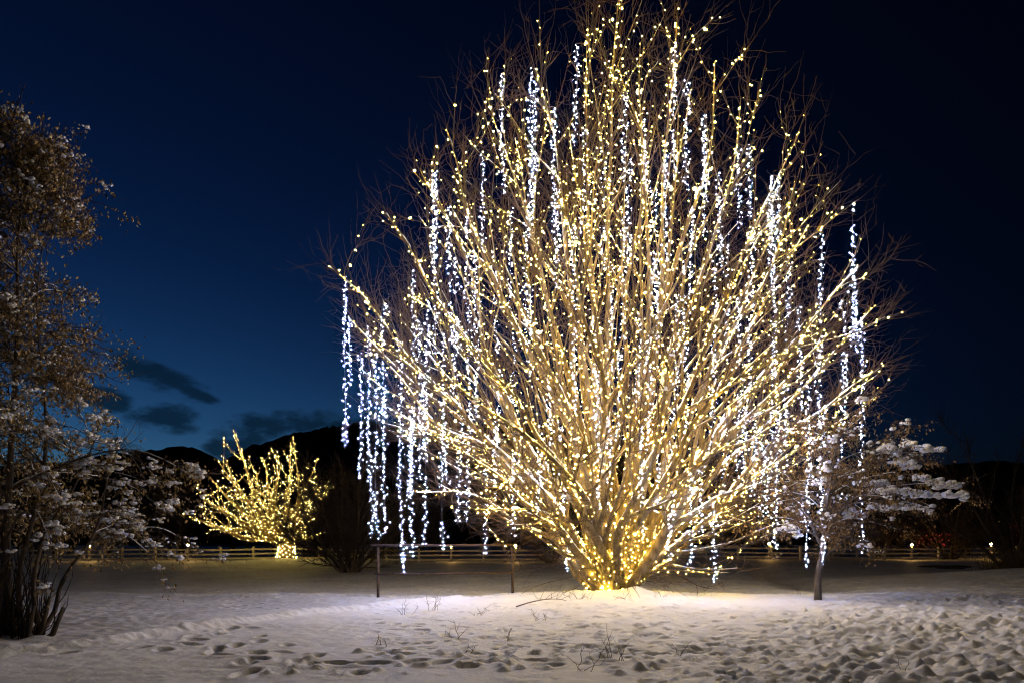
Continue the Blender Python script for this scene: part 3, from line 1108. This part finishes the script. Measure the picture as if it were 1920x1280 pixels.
# ------------------------------------------------------------------ trees with dead leaves and snow
def leaves(mb, P, size):
    """curled hanging leaves: two folded quads each"""
    m = len(P)
    d = norm(np.stack([rng.normal(size=m) * 0.6, rng.normal(size=m) * 0.6, -0.6 - rng.random(m) * 0.6], 1))
    w = norm(np.cross(d, rng.normal(size=(m, 3))))
    nn = np.cross(d, w)
    s = size * rng.uniform(0.6, 1.3, m)[:, None]
    a = P
    tip = P + d * s * 1.6 + nn * s * 0.3
    mid_ = P + d * s * 0.75 + nn * s * 0.25
    l_ = mid_ + w * s * 0.45 - nn * s * 0.28
    r_ = mid_ - w * s * 0.45 - nn * s * 0.28
    V = np.stack([a, l_, mid_, r_, tip], 1)
    f = np.array([[0, 1, 2], [0, 2, 3], [1, 4, 2], [2, 4, 3]])
    mb.add(V, None, (f[None] + 5 * np.arange(m)[:, None, None]).reshape(-1, 3))


def leafy_tree(name, label, base, stems, ext, n_br, z_rng, seed, leaf_n, leaf_size, snow_n, mats, droop=0.25, flat=0.2, snow_size=(0.04, 0.10), low_snow=1.0):
    """stems: list of (points, radii). ext(z, az) crown reach in metres from the axis"""
    r = np.random.default_rng(seed)
    bark, twig, leafm = mats
    root = empty(name, base)
    tag(root, label, 'tree')
    for k, (P, R) in enumerate(stems):
        m = MB()
        m.tubes(P, R, 10 if k == 0 else 8)
        m.build('trunk' if k == 0 else 'stem', bark, root)
    tw, lf, sn = MB(), MB(), MB()
    tips, tipd = [], []
    for i in range(n_br):
        z = r.uniform(*z_rng)
        tall = [q for q in stems if q[0][-1, 2] - base[2] > z * 0.9] or [stems[0]]
        P, R = tall[r.integers(0, len(tall))]
        zz = P[:, 2] - base[2]
        j = int(np.argmin(np.abs(zz - z * 0.86)))
        o = P[j]
        azm = i * 2.39996 + r.normal() * 0.4
        reach = ext(z, azm) * r.uniform(0.6, 1.0)
        end = np.array([base[0] + math.cos(azm) * reach, base[1] + math.sin(azm) * reach, base[2] + z + r.normal() * 0.12])
        v = end - o
        L = np.linalg.norm(v)
        if L < 0.3:
            continue
        B = bez(o, o + v * 0.3 + np.array([0, 0, 0.22 * L]), o + v * 0.7 + np.array([0, 0, flat * L]), end - np.array([0, 0, droop * 0.3 * L]), 14)
        B = wobble(B, 0.05 * L ** 0.5, seed * 77 + i)
        r0 = min(R[j] * 0.5, 0.018 + 0.011 * L)
        BR = r0 * (0.15 + 0.85 * (1 - np.linspace(0, 1, 14)))
        m = MB()
        m.tubes(B, BR, 6)
        lo = m.build('limb', bark, root)
        cap = MB()
        snow_cap(cap, B, np.maximum(BR, 0.010), 0.1, seed * 31 + i, 0.1)
        if cap.n:
            tag(cap.build('snow_cap', SNOW2, lo), kind='stuff')
        T = norm(np.gradient(B, axis=0))
        n2 = int(7 + L * 5)
        jj = r.integers(3, 14, n2)
        D = T[jj] + r.normal(size=(n2, 3)) * 0.65 * np.array([1, 1, 0.6])
        P2 = twig_batch(tw, B[jj], D, r.uniform(0.25, 0.6, n2) * (0.6 + 0.25 * L), r.uniform(0.006, 0.012, n2), up=-0.05, curl=0.5, n=6)
        k3 = r.integers(0, n2, n2 * 3)
        s3 = r.integers(2, 6, n2 * 3)
        P3 = twig_batch(tw, P2[k3, s3], norm(P2[k3, s3] - P2[k3, s3 - 1]) + r.normal(size=(n2 * 3, 3)) * 0.7, r.uniform(0.12, 0.4, n2 * 3), r.uniform(0.003, 0.006, n2 * 3), up=-0.1, curl=0.6, n=4)
        tips.append(P3[:, 1:].reshape(-1, 3))
        tips.append(P2[:, 3:].reshape(-1, 3))
    tips = np.concatenate(tips)
    # leaves sit in bunches, so the crown keeps its gaps
    nb = max(leaf_n // 11, 1)
    c = tips[r.integers(0, len(tips), nb)]
    lp = np.repeat(c, 11, 0) + r.normal(size=(nb * 11, 3)) * np.array([0.11, 0.11, 0.09]) * r.uniform(0.5, 1.4, (nb, 1)).repeat(11, 0)
    leaves(lf, lp, leaf_size)
    tag(tw.build('twigs', twig, root), kind='stuff')
    tag(lf.build('leaves', leafm, root, smooth=False), kind='stuff')
    if snow_n:
        wt = np.where((c[:, 2] < base[2] + 3.9) & (c[:, 0] > base[0] + 0.8), low_snow, 1.0)
        c2 = c[r.choice(len(c), snow_n, p=wt / wt.sum())] + np.array([0, 0, 0.07])
        s = r.uniform(snow_size[0], snow_size[1], snow_n) * r.choice([0.6, 0.8, 1, 1.4], snow_n)
        Pm, Rm = [], []
        for q in range(snow_n):
            for _ in range(r.integers(2, 6)):
                Pm.append(c2[q] + r.normal(size=3) * s[q] * np.array([1.2, 1.2, 0.45]))
                Rm.append((s[q] * r.uniform(0.35, 1.0), s[q] * r.uniform(0.35, 1.0), s[q] * r.uniform(0.25, 0.6)))
        sn.blobs(Pm, Rm)
        tag(sn.build('snow_clumps', SNOW2, root), kind='stuff')
    return root, tips


# tree at the left edge
bx, by = at(28, 1180, 12.0)[:2]
lbase = np.array([bx, by, ground_z(bx, by) - 0.05])
stems = []
for k, (dx, dy, top, lean) in enumerate(((0.0, 0.0, 9.2, 0.15), (0.22, -0.1, 7.6, 0.75), (-0.25, 0.1, 8.6, -0.9), (0.12, 0.2, 6.4, 0.5), (-0.1, -0.22, 7.0, -0.4),
                                         (0.33, 0.02, 4.4, 1.25), (-0.3, -0.15, 5.5, -1.3), (0.05, -0.28, 5.2, 0.3), (0.24, 0.2, 3.6, 1.6))):
    if k in (3, 7):
        continue
    p0 = lbase + np.array([dx, dy, -0.2])
    e = lbase + np.array([lean, dy * 3, top])
    P = bez(p0, p0 + np.array([dx * 0.6, dy * 0.6, top * 0.3]), e + np.array([-lean * 0.35, 0, -top * 0.35]), e, 22)
    P = wobble(P, 0.2, 400 + k)
    t = np.linspace(0, 1, 22)
    stems.append((P, (0.08 if k == 0 else 0.055) * (0.08 + 0.92 * (1 - t) ** 1.1) * (1 + 0.5 * np.exp(-t * 25))))


def ext_left(z, a):
    right = np.interp(z, [1.3, 1.8, 2.6, 3.6, 4.1, 5.0, 5.8, 6.8, 8.0, 9.4], [1.7, 3.0, 3.3, 2.8, 1.6, 1.35, 1.55, 1.25, 1.05, 0.5])
    return right * (1 if math.cos(a) > -0.2 else 1.05)


left_tree, _ = leafy_tree('brown_leaved_tree', 'tall multi-stemmed tree with dead brown leaves and snow clumps at the left edge', lbase, stems, ext_left,
                          125, (1.6, 9.3), 21, 26000, 0.046, 1400, (DARKBARK, DARKTWIG, LEAF), droop=0.35, snow_size=(0.02, 0.055), low_snow=8.0)
# cut stubs and shoots at its foot
mb = MB()
for k, (dx, dy, hx, hz) in enumerate(((0.35, -0.15, 0.72, 0.75), (0.42, 0.0, 0.85, 0.55), (0.30, -0.3, 0.55, 0.6))):
    p = lbase + np.array([dx, dy, -0.1])
    mb.tubes(np.array([p, p + np.array([(hx - dx) * 0.6, 0, hz * 0.35]), lbase + np.array([hx, dy, hz])]), np.array([0.055, 0.045, 0.03]), 7, cap=True)
mb.build('stub', DARKBARK, left_tree)
mb = MB()
O = lbase + np.stack([rng.uniform(-0.55, 0.5, 170), rng.uniform(-0.4, 0.3, 170), np.full(170, -0.05)], 1)
twig_batch(mb, O, np.stack([rng.normal(size=170) * 0.25, rng.normal(size=170) * 0.2, np.ones(170)], 1), rng.uniform(0.5, 1.9, 170), rng.uniform(0.006, 0.018, 170), up=0.1, curl=0.15, n=6)
tag(mb.build('shoots', DARKTWIG, left_tree), kind='stuff')

# the small tree to the right of the willow
bx, by = at(1535, 1122, 18.8)[:2]
rbase = np.array([bx, by, ground_z(bx, by) - 0.03])
stems = []
trunk = bez(rbase + np.array([0, 0, -0.2]), rbase + np.array([-0.12, 0, 0.6]), rbase + np.array([0.16, 0, 1.1]), rbase + np.array([0.22, 0.05, 1.95]), 16)
trunk = wobble(trunk, 0.03, 51)
tt = np.linspace(0, 1, 16)
stems.append((trunk, 0.10 * (1 - 0.3 * tt) * (1 + 0.5 * np.exp(-tt * 14))))
for k, (ex, ey, ez) in enumerate(((0.5, 0.2, 5.3), (1.6, -0.3, 4.4), (-0.9, 0.3, 3.7), (1.0, 0.8, 4.8), (0.2, -0.8, 4.6), (2.6, 0.2, 3.3))):
    o = trunk[-2 - k] if k < 5 else trunk[9]
    e = rbase + np.array([ex, ey, ez])
    v = e - o
    P = bez(o, o + v * 0.3 + np.array([0, 0, 0.1]), o + v * 0.7 + np.array([0, 0, 0.15]), e, 16)
    stems.append((wobble(P, 0.07, 60 + k), 0.065 * (0.1 + 0.9 * (1 - tt))))


def ext_right(z, a):
    c = math.cos(a)
    if c > 0:
        R = np.interp(z, [1.4, 2.0, 2.6, 3.1, 3.5, 4.0, 4.6, 5.4], [1.6, 2.6, 3.7, 4.3, 3.9, 3.0, 2.9, 1.0])
    else:
        R = np.interp(z, [1.4, 2.0, 2.6, 3.3, 4.0, 4.8, 5.4], [1.7, 2.5, 2.2, 1.9, 1.6, 1.3, 0.8])
    return float(R) * (0.55 + 0.45 * abs(c))


right_tree, rtips = leafy_tree('brown_leaved_tree', 'small snow laden tree with dead brown leaves beside the big lit willow', rbase, stems, ext_right,
                               54, (1.6, 5.0), 22, 10500, 0.046, 130, (DARKBARK, DARKTWIG, LEAF2), droop=0.15, flat=0.12, snow_size=(0.03, 0.085))
# broad pads of snow on its spreading right-hand boughs
mb = MB()
for (px, py, w) in ((1665, 917, 34), (1690, 948, 60), (1745, 898, 38), (1720, 922, 40), (1770, 905, 30), (1640, 905, 30), (1725, 835, 40), (1660, 840, 22), (1790, 925, 22), (1600, 960, 26), (1478, 990, 22), (1700, 866, 26)):
    d = rbase[1] + rng.uniform(-0.7, 0.5)
    c = at(px, py, d)
    hw = w / F * d
    n = int(12 + w / 1.3)
    u = rng.uniform(-1, 1, n)
    Pm = c + np.stack([u * hw, rng.normal(size=n) * 0.13, rng.normal(size=n) * 0.03 - 0.10 * u ** 2 - 0.07 * u + 0.05 * np.sin(u * 4 + px)], 1)
    q_ = rng.uniform(0.04, 0.11, n) * (1.15 - 0.5 * u ** 2)
    mb.blobs(Pm, np.stack([q_ * 1.1, q_ * 1.2, q_ * 0.7], 1))
tag(mb.build('snow_pads', SNOW2, right_tree), kind='stuff')


# ------------------------------------------------------------------ far lit tree by the fence
fb = np.array([at(537, 1047, 58)[0], 58.0, 0.0])
fb[2] = ground_z(fb[0], fb[1]) - 0.05
far = empty('lit_tree', fb)
tag(far, 'wide spreading tree by the fence covered all over in warm yellow lights', 'tree')
mb = MB()
t = np.linspace(0, 1, 10)
mb.tubes(bez(fb + [0, 0, -0.3], fb + [0, 0, 0.7], fb + [0.05, 0, 1.3], fb + [0.1, 0, 2.1], 10), 0.68 * (1 - 0.3 * t) * (1 + 0.4 * np.exp(-t * 8)), 12, cap=True)
mb.build('trunk', DARKBARK, far)
FL = [(372, 950, -1), (380, 965, 1), (395, 915, 0.5), (372, 905, -2), (400, 870, 1), (418, 845, -1), (453, 822, 0.5), (430, 868, 2), (478, 850, -1.5), (495, 838, 2), (520, 830, -1),
      (548, 826, 1), (566, 836, -1), (585, 850, 1.5), (600, 880, -1.5), (608, 905, 1), (604, 985, -0.5), (590, 940, 2), (470, 900, -3), (540, 880, -3), (505, 900, 3), (425, 940, -3), (570, 905, 3)]
far_limbs = []
for k, (px, py, dy) in enumerate(FL):
    e = at(537 + (px - 537) * 1.06, py + 14, 58 + dy)
    o = fb + np.array([0.1 + rng.normal() * 0.25, rng.normal() * 0.2, rng.uniform(1.1, 2.0)])
    v = e - o
    P = bez(o, o + v * np.array([0.36, 0.36, 0.24]), o + v * np.array([0.78, 0.78, 0.62]), e, 18)
    P = wobble(wobble(P, 0.25, 700 + k), 0.15, 750 + k, 13)
    L = np.linalg.norm(v)
    R = (0.10 + 0.025 * L) * (0.08 + 0.92 * (1 - np.linspace(0, 1, 18)) ** 1.1)
    far_limbs.append((P, R, L))
forder = {q: n + 1 for n, q in enumerate(sorted(range(len(FL)), key=lambda q: FL[q][0]))}
tw = MB()
for k, (P, R, L) in enumerate(far_limbs):
    m = MB()
    m.tubes(P, R, 7)
    lo = m.build('limb', BARK, far)
    T = norm(np.gradient(P, axis=0))
    root = empty('yellow_light_string', P[0])
    tag(root, f'yellow light string up the far lit tree, {ordinal(forder[k])} limb tip from the left', 'light string', 'light strings on the far lit tree')
    cd, bu = MB(), MB()
    S = spiral(P, R, 0.17, 0.5, 0.0, 1.0, off=0.04, jitter=0.09)
    cd.tubes(S, np.full(len(S), 0.006), 3)
    pts = [S]
    for j in rng.integers(4, 17, 7):
        d = norm(T[j] + rng.normal(size=3) * 0.75 + np.array([0, 0, 0.12]))
        Lb = rng.uniform(0.8, 2.4) * min(1, L / 5)
        B = bez(P[j], P[j] + d * Lb * 0.4, P[j] + d * Lb * 0.7 + [0, 0, 0.1], P[j] + d * Lb + [0, 0, 0.25 * Lb], 8)
        m = MB()
        m.tubes(B, np.linspace(R[j] * 0.5, 0.012, 8), 5)
        m.build('branch', BARK, lo)
        Sb = spiral(B, np.full(8, 0.02), 0.20, 0.7, 0.0, 1.0, off=0.04, jitter=0.09)
        cd.tubes(Sb, np.full(len(Sb), 0.006), 3)
        pts.append(Sb)
        nt = 6
        twig_batch(tw, B[rng.integers(2, 8, nt)], d + rng.normal(size=(nt, 3)) * 0.5, rng.uniform(0.4, 1.1, nt), rng.uniform(0.008, 0.014, nt), n=4)
    cd.build('cord', CORD, root)
    pts = np.concatenate(pts)
    bu.octas(pts, np.clip(rng.lognormal(math.log(0.0125), 0.45, len(pts)), 0.004, 0.028))
    tag(bu.build('bulbs', FARWARM, root, smooth=False), kind='stuff')
tag(tw.build('twigs', TWIG, far), kind='stuff')
for k in range(2):
    th = np.linspace(0, 2 * PI * 5, 130) + k * PI
    f = np.linspace(0.05 + 0.45 * k, 0.5 + 0.5 * k, 130)
    rad = 0.76 - 0.2 * f + 0.25 * np.exp(-f * 8)
    P = np.stack([fb[0] + rad * np.cos(th), fb[1] + rad * np.sin(th), fb[2] + 2.0 * f], 1)
    root = empty('yellow_light_string', P[0])
    tag(root, ['yellow light string wound round the lower trunk of the far lit tree', 'yellow light string wound round the upper trunk of the far lit tree'][k], 'light string', 'light strings round the far trunk')
    c, b = MB(), MB()
    c.tubes(P, np.full(130, 0.006), 3)
    c.build('cord', CORD, root)
    b.octas(P[::3] + rng.normal(size=P[::3].shape) * 0.03, rng.uniform(0.02, 0.032, len(P[::3])))
    tag(b.build('bulbs', FARWARM, root, smooth=False), kind='stuff')


# ------------------------------------------------------------------ dark unlit trees
def dark_fan(name, label, px, py, d, scale, n, seed, ysc=0.9, twn=2200, r0=0.2, rho=None, tw_r=(0.009, 0.016)):
    p = at(px, py, d)
    b = np.array([p[0], p[1], ground_z(p[0], p[1]) - 0.05])
    root = empty(name, b)
    tag(root, label, 'tree')
    ls = fan_limbs(b, n, scale, ysc, seed, r0=r0, nb=5, pts=16, rho=rho, spread=0.5)
    m = MB()
    t = np.linspace(0, 1, 6)
    m.tubes(np.stack([np.full(6, b[0]), np.full(6, b[1]), b[2] - 0.2 + t * 1.4 * scale], 1), scale * 0.62 * (1 + 0.25 * t), 12, cap=True)
    m.build('trunk', DARKBARK, root)
    O, T = [], []
    for lb in ls:
        m = MB()
        m.tubes(lb['P'], lb['R'], 6)
        lo = m.build('limb', DARKBARK, root)
        m = MB()
        for B, BR in lb['branches']:
            m.tubes(B, BR, 4)
            O.append(B[2:]); T.append(norm(np.gradient(B, axis=0))[2:])
        tag(m.build('branches', DARKBARK, lo), kind='stuff')
        O.append(lb['P'][5:]); T.append(norm(np.gradient(lb['P'], axis=0))[5:])
    O, T = np.concatenate(O), np.concatenate(T)
    k = rng.integers(0, len(O), twn)
    m = MB()
    twig_batch(m, O[k], T[k] + rng.normal(size=(twn, 3)) * 0.6, rng.uniform(0.6, 1.7, twn) * max(scale, 0.6), rng.uniform(*tw_r, twn), n=4)
    tag(m.build('twigs', DARKTWIG, root), kind='stuff')
    return root


dark_fan('willow_tree', 'dark unlit bare willow standing right of the far yellow lit tree', 657, 1067, 40.8, 0.55, 24, 71, twn=6500, tw_r=(0.010, 0.019), rho=lambda p: float(np.interp(p, [0, 0.5, 0.9, 1.4], [12.5, 12.5, 12, 8])))
dark_fan('bare_tree', 'dark bare shrub by the fence just left of the big willow foot', 1032, 1046, 58, 0.30, 10, 72, twn=500)
dark_fan('bare_tree', 'tall dark bare tree at the right edge of the field', 1905, 1045, 42, 0.72, 14, 73, twn=2600, tw_r=(0.010, 0.018))
dark_fan('bare_tree', 'dark unlit tree beyond the field right of the small snowy tree', 1782, 1042, 66, 0.55, 12, 74, twn=900, tw_r=(0.014, 0.022))
dark_fan('bare_tree', 'dark bare tree behind the small snowy tree', 1655, 1040, 72, 0.5, 12, 75, twn=800, tw_r=(0.014, 0.022))

# clump of dead grass at the foot of the right-hand tree
gx, gy = at(1885, 1046, 40)[:2]
mb = MB()
O = np.stack([gx + rng.normal(size=420) * 0.7, gy + rng.normal(size=420) * 0.4, np.full(420, ground_z(gx, gy) - 0.05)], 1)
twig_batch(mb, O, np.stack([rng.normal(size=420) * 0.25, rng.normal(size=420) * 0.25, np.ones(420)], 1), rng.uniform(0.6, 1.7, 420), np.full(420, 0.012), up=-0.15, curl=0.3, n=5)
tag(mb.build('dead_grass', noise_mat('straw', (0.09, 0.06, 0.03), (0.2, 0.14, 0.07), bump=0), None), 'tall clump of dead brown grass at the right edge', 'grass', kind='stuff')

# the wood beyond the fence, one black mass
mb = MB()
r = np.random.default_rng(81)
for k in range(90):
    px = r.uniform(-150, 2100)
    d = r.uniform(78, 135)
    x = (px - 960) / F * d
    hgt = r.uniform(6, 11) * (1.0 if px < 1300 else 0.75)
    mb.tubes(np.array([[x, d, -0.3], [x + r.normal() * 0.2, d, hgt * 0.4], [x + r.normal() * 0.5, d, hgt * 0.85]]), np.array([0.22, 0.15, 0.04]), 5)
    n = 130
    O = np.stack([np.full(n, x) + r.normal(size=n) * 0.15, np.full(n, d), hgt * r.uniform(0.08, 0.85, n)], 1)
    D = np.stack([r.normal(size=n), r.normal(size=n), r.uniform(0.1, 1.0, n)], 1)
    twig_batch(mb, O, D, r.uniform(0.15, 0.42, n) * hgt, r.uniform(0.02, 0.05, n), up=0.3, curl=0.4, n=4)
tag(mb.build('woodland', noise_mat('woodland_bark', (0.05, 0.04, 0.032), (0.12, 0.095, 0.075), bump=0)), 'dark leafless wood behind the far fence', kind='stuff')


# ------------------------------------------------------------------ fence along the far side
FY = 62.0
post_me = MB()
post_me.box((0, 0, 0.55), (0.16, 0.16, 1.5))
post_me.add(np.array([[-.08, -.08, 1.302], [.08, -.08, 1.302], [.08, .08, 1.302], [-.08, .08, 1.302], [0, 0, 1.36]]), None, [[0, 1, 4], [1, 2, 4], [2, 3, 4], [3, 0, 4]])


def fence_run(label, x0, x1, y0, y1):
    n = int(round(math.hypot(x1 - x0, y1 - y0) / 2.95))
    X, Y = np.linspace(x0, x1, n + 1), np.linspace(y0, y1, n + 1)
    Z = np.array([ground_z(a, b) for a, b in zip(X, Y)]) - 0.05
    root = empty('rail_fence', (X[0], Y[0], Z[0]))
    tag(root, label, 'fence', 'post and rail fence round the field')
    pm = None
    for i in range(n + 1):
        if pm is None:
            o = post_me.build('post', WOOD, None, smooth=False)
            pm = o.data
        else:
            o = link('post', pm, None, None)
        o.location = (X[i], Y[i], Z[i])
        o.parent = root
        o.matrix_parent_inverse = root.matrix_basis.inverted()
    for i in range(n):
        for h in (0.28, 0.68, 1.08):
            m = MB()
            P = np.array([[X[i], Y[i] - 0.10, Z[i] + h + rng.normal() * 0.012], [X[i + 1], Y[i + 1] - 0.10, Z[i + 1] + h + rng.normal() * 0.012]])
            d = norm(P[1] - P[0])
            s = np.array([-d[1], d[0], 0]) * 0.025
            u = np.array([0, 0, 0.075])
            P[0] += d * 0.004
            P[1] -= d * 0.004
            V = [P[0] - s - u, P[0] + s - u, P[0] + s + u, P[0] - s + u, P[1] - s - u, P[1] + s - u, P[1] + s + u, P[1] - s + u]
            m.add(V, [[0, 1, 2, 3], [4, 7, 6, 5], [0, 4, 5, 1], [1, 5, 6, 2], [2, 6, 7, 3], [3, 7, 4, 0]])
            m.build('rail', WOOD, root, smooth=False)
    return X, Y, Z


fx = [(px - 960) / F * FY for px in (-140, 660, 1450, 2050)]
R1 = fence_run('pale three-rail wooden fence behind the far yellow lit tree', fx[0], fx[1], FY, FY)
R2 = fence_run('three-rail wooden fence behind the pipe frame and the willow foot', fx[1] + 0.2, fx[2], FY, FY + 1)
R3 = fence_run('dim three-rail wooden fence behind the small snowy tree', fx[2] + 0.2, fx[3], FY + 1, FY + 6)
posts = np.concatenate([np.stack(r_, 1) for r_ in (R1, R2, R3)])
ppx = to_px(posts)[0]
lamp_px = [197, 382, 851, 983, 1428, 1695, 1845]
for k, px in enumerate(lamp_px):
    p = posts[np.argmin(np.abs(ppx - px))]
    p = np.array([p[0], p[1], p[2] + 1.36])
    root = empty('post_lamp', p)
    tag(root, f'small glowing globe lamp on a fence post, {ordinal(k + 1)} from the left', 'lamp', 'lamps on the fence posts')
    m = MB()
    m.tubes(np.array([p + [0, 0, -0.02], p + [0, 0, 0.05], p + [0, 0, 0.09]]), np.array([0.06, 0.05, 0.035]), 8, cap=True)
    m.build('base', RUST, root)
    m = MB()
    V = ICO_V * 0.095 + p + np.array([0, 0, 0.16])
    m.add(V, None, ICO_F)
    m.build('globe', LAMP, root)

# tiny far decorations among the dark trees on the right
dec = [('red_light_string', RED, 'scattered red lights low among the dark trees on the right', [(1720 + 60 * rng.random(), 998 + 24 * rng.random(), 72) for _ in range(34)]),
       ('red_light_string', RED, 'small cluster of dim red lights in the far right tree', [(1895 + 16 * rng.random(), 985 + 20 * rng.random(), 60) for _ in range(9)]),
       ('amber_light_string', AMBER, 'short arc of tiny amber lights in the dark tree on the right', [(1785 + 46 * t_, 957 - 18 * math.sin(t_ * 2.6) + rng.normal(), 66) for t_ in np.linspace(0, 1, 22)]),
       ('amber_light_string', AMBER, 'few amber specks between the dark trunks on the right', [(1792, 995, 74), (1873, 977, 70), (1790, 1012, 80), (1798, 1014, 80), (1828, 1022, 85)])]
for nm, mt, lab, pts in dec:
    P = np.array([at(*q) for q in pts])
    root = empty(nm, P[0])
    tag(root, lab, 'light string')
    o_ = P[np.argsort(P[:, 0])]
    c, b = MB(), MB()
    c.tubes(o_, np.full(len(o_), 0.006), 3)
    c.build('cord', CORD, root)
    b.octas(P, rng.uniform(0.03, 0.05, len(P)))
    tag(b.build('bulbs', mt, root, smooth=False), kind='stuff')

# ------------------------------------------------------------------ pipe frame standing in the snow
pl, pr = at(709, 1116, 20.2), at(961, 1111, 20.8)
zl, zr = ground_z(pl[0], pl[1]), ground_z(pr[0], pr[1])
fr = empty('pipe_frame', (pl[0], pl[1], zl))
tag(fr, 'rusty brown two-post pipe frame with two rails standing in the snow', 'frame')
for p, z in ((pl, zl), (pr, zr)):
    m = MB()
    top = CAM_H - 0.03
    m.tubes(np.array([[p[0], p[1], z - 0.3], [p[0], p[1], z + 0.5], [p[0], p[1], top]]), np.full(3, 0.042), 10, cap=True)
    m.build('post', RUST, fr)
dv = norm(np.array([pr[0] - pl[0], pr[1] - pl[1], 0]))
for h, e0, e1, rr_ in ((CAM_H - 0.02, 0.22, 0.06, 0.036), (CAM_H + (HOR - 1074) / F * 20.5, 0.10, 0.0, 0.030)):
    m = MB()
    A, B = np.array([pl[0], pl[1] - 0.045, h]) - dv * e0, np.array([pr[0], pr[1] - 0.045, h + 0.01]) + dv * e1
    m.tubes(np.stack([A, (A + B) / 2 - [0, 0, 0.008], B]), np.full(3, rr_), 10, cap=True)
    m.build('rail', RUST, fr)

# ------------------------------------------------------------------ twigs and stalks in the foreground snow
STALK = noise_mat('stalk', (0.06, 0.04, 0.025), (0.14, 0.09, 0.055), bump=0)
spots = [(1095, 1258, 'left of the middle', 0.42, 4), (1140, 1236, '', 0.42, 3), (1168, 1240, '', 0.30, 3), (810, 1142, '', 0.55, 7), (850, 1200, '', 0.40, 3), (870, 1232, '', 0.35, 2), (720, 1212, '', 0.25, 3),
         (955, 1205, '', 0.30, 2), (1010, 1162, '', 0.35, 5), (1080, 1128, '', 0.45, 6), (900, 1152, '', 0.40, 4), (1500, 1116, '', 0.4, 3), (1240, 1126, '', 0.3, 3), (1275, 1232, '', 0.25, 2), (1710, 1262, '', 0.25, 3), (760, 1150, '', 0.35, 4)]
sp = sorted(spots, key=lambda q: q[0])
for k, (px, py, _, h, n) in enumerate(sp):
    d = CAM_H * F / (py - HOR)
    p = at(px, py, d)
    z = ground_z(p[0], p[1])
    m = MB()
    O = np.array([p[0], p[1], z - 0.04]) + np.stack([rng.normal(size=n) * 0.06, rng.normal(size=n) * 0.06, np.zeros(n)], 1)
    Pm = twig_batch(m, O, np.stack([rng.normal(size=n) * 0.6, rng.normal(size=n) * 0.4, np.ones(n) * 0.9], 1), rng.uniform(0.6, 1.15, n) * h * 1.1, np.full(n, 0.0048), up=-0.2, curl=0.4, n=7, sides=4)
    kk = rng.integers(0, n, n * 2)
    ss = rng.integers(2, 6, n * 2)
    twig_batch(m, Pm[kk, ss], rng.normal(size=(n * 2, 3)) + [0, 0, 0.3], rng.uniform(0.2, 0.45, n * 2) * h, np.full(n * 2, 0.0035), up=0, n=5, sides=3)
    o = m.build('dead_stalk', STALK)
    tag(o, f'thin dead stalks poking out of the snow, {ordinal(k + 1)} tuft from the left', 'plant', 'dead stalks in the snow')
# fallen branch
A, Bp = at(968, 1141, 16.4), at(1062, 1133, 17.0)
A[2], Bp[2] = ground_z(A[0], A[1]) + 0.02, ground_z(Bp[0], Bp[1]) + 0.04
P = bez(A, A + (Bp - A) * 0.35 + [0, 0, 0.10], A + (Bp - A) * 0.7 + [0, 0, 0.14], Bp, 10)
m = MB()
m.tubes(P, np.linspace(0.016, 0.006, 10), 6)
j = rng.integers(2, 9, 9)
twig_batch(m, P[j], rng.normal(size=(9, 3)) * [1, 1, 0.5] + [0.3, 0, 0.5], rng.uniform(0.25, 0.6, 9), np.full(9, 0.005), n=5)
tag(m.build('fallen_branch', STALK), 'thin fallen branch lying on the snow left of the willow foot', 'branch')
# one loose lump of snow rolled out of the tracks
p = at(1352, 1262, CAM_H * F / (1262 - HOR))
z = ground_z(p[0], p[1])
m = MB()
m.blobs(np.array([p[0], p[1], z + 0.03]) + rng.normal(size=(9, 3)) * [0.045, 0.045, 0.015], rng.uniform(0.025, 0.055, (9, 3)) * [1.2, 1, 0.8])
tag(m.build('snow_lump', SNOW2), 'loose lump of snow lying alone near the bottom edge, right of centre', 'snow lump')
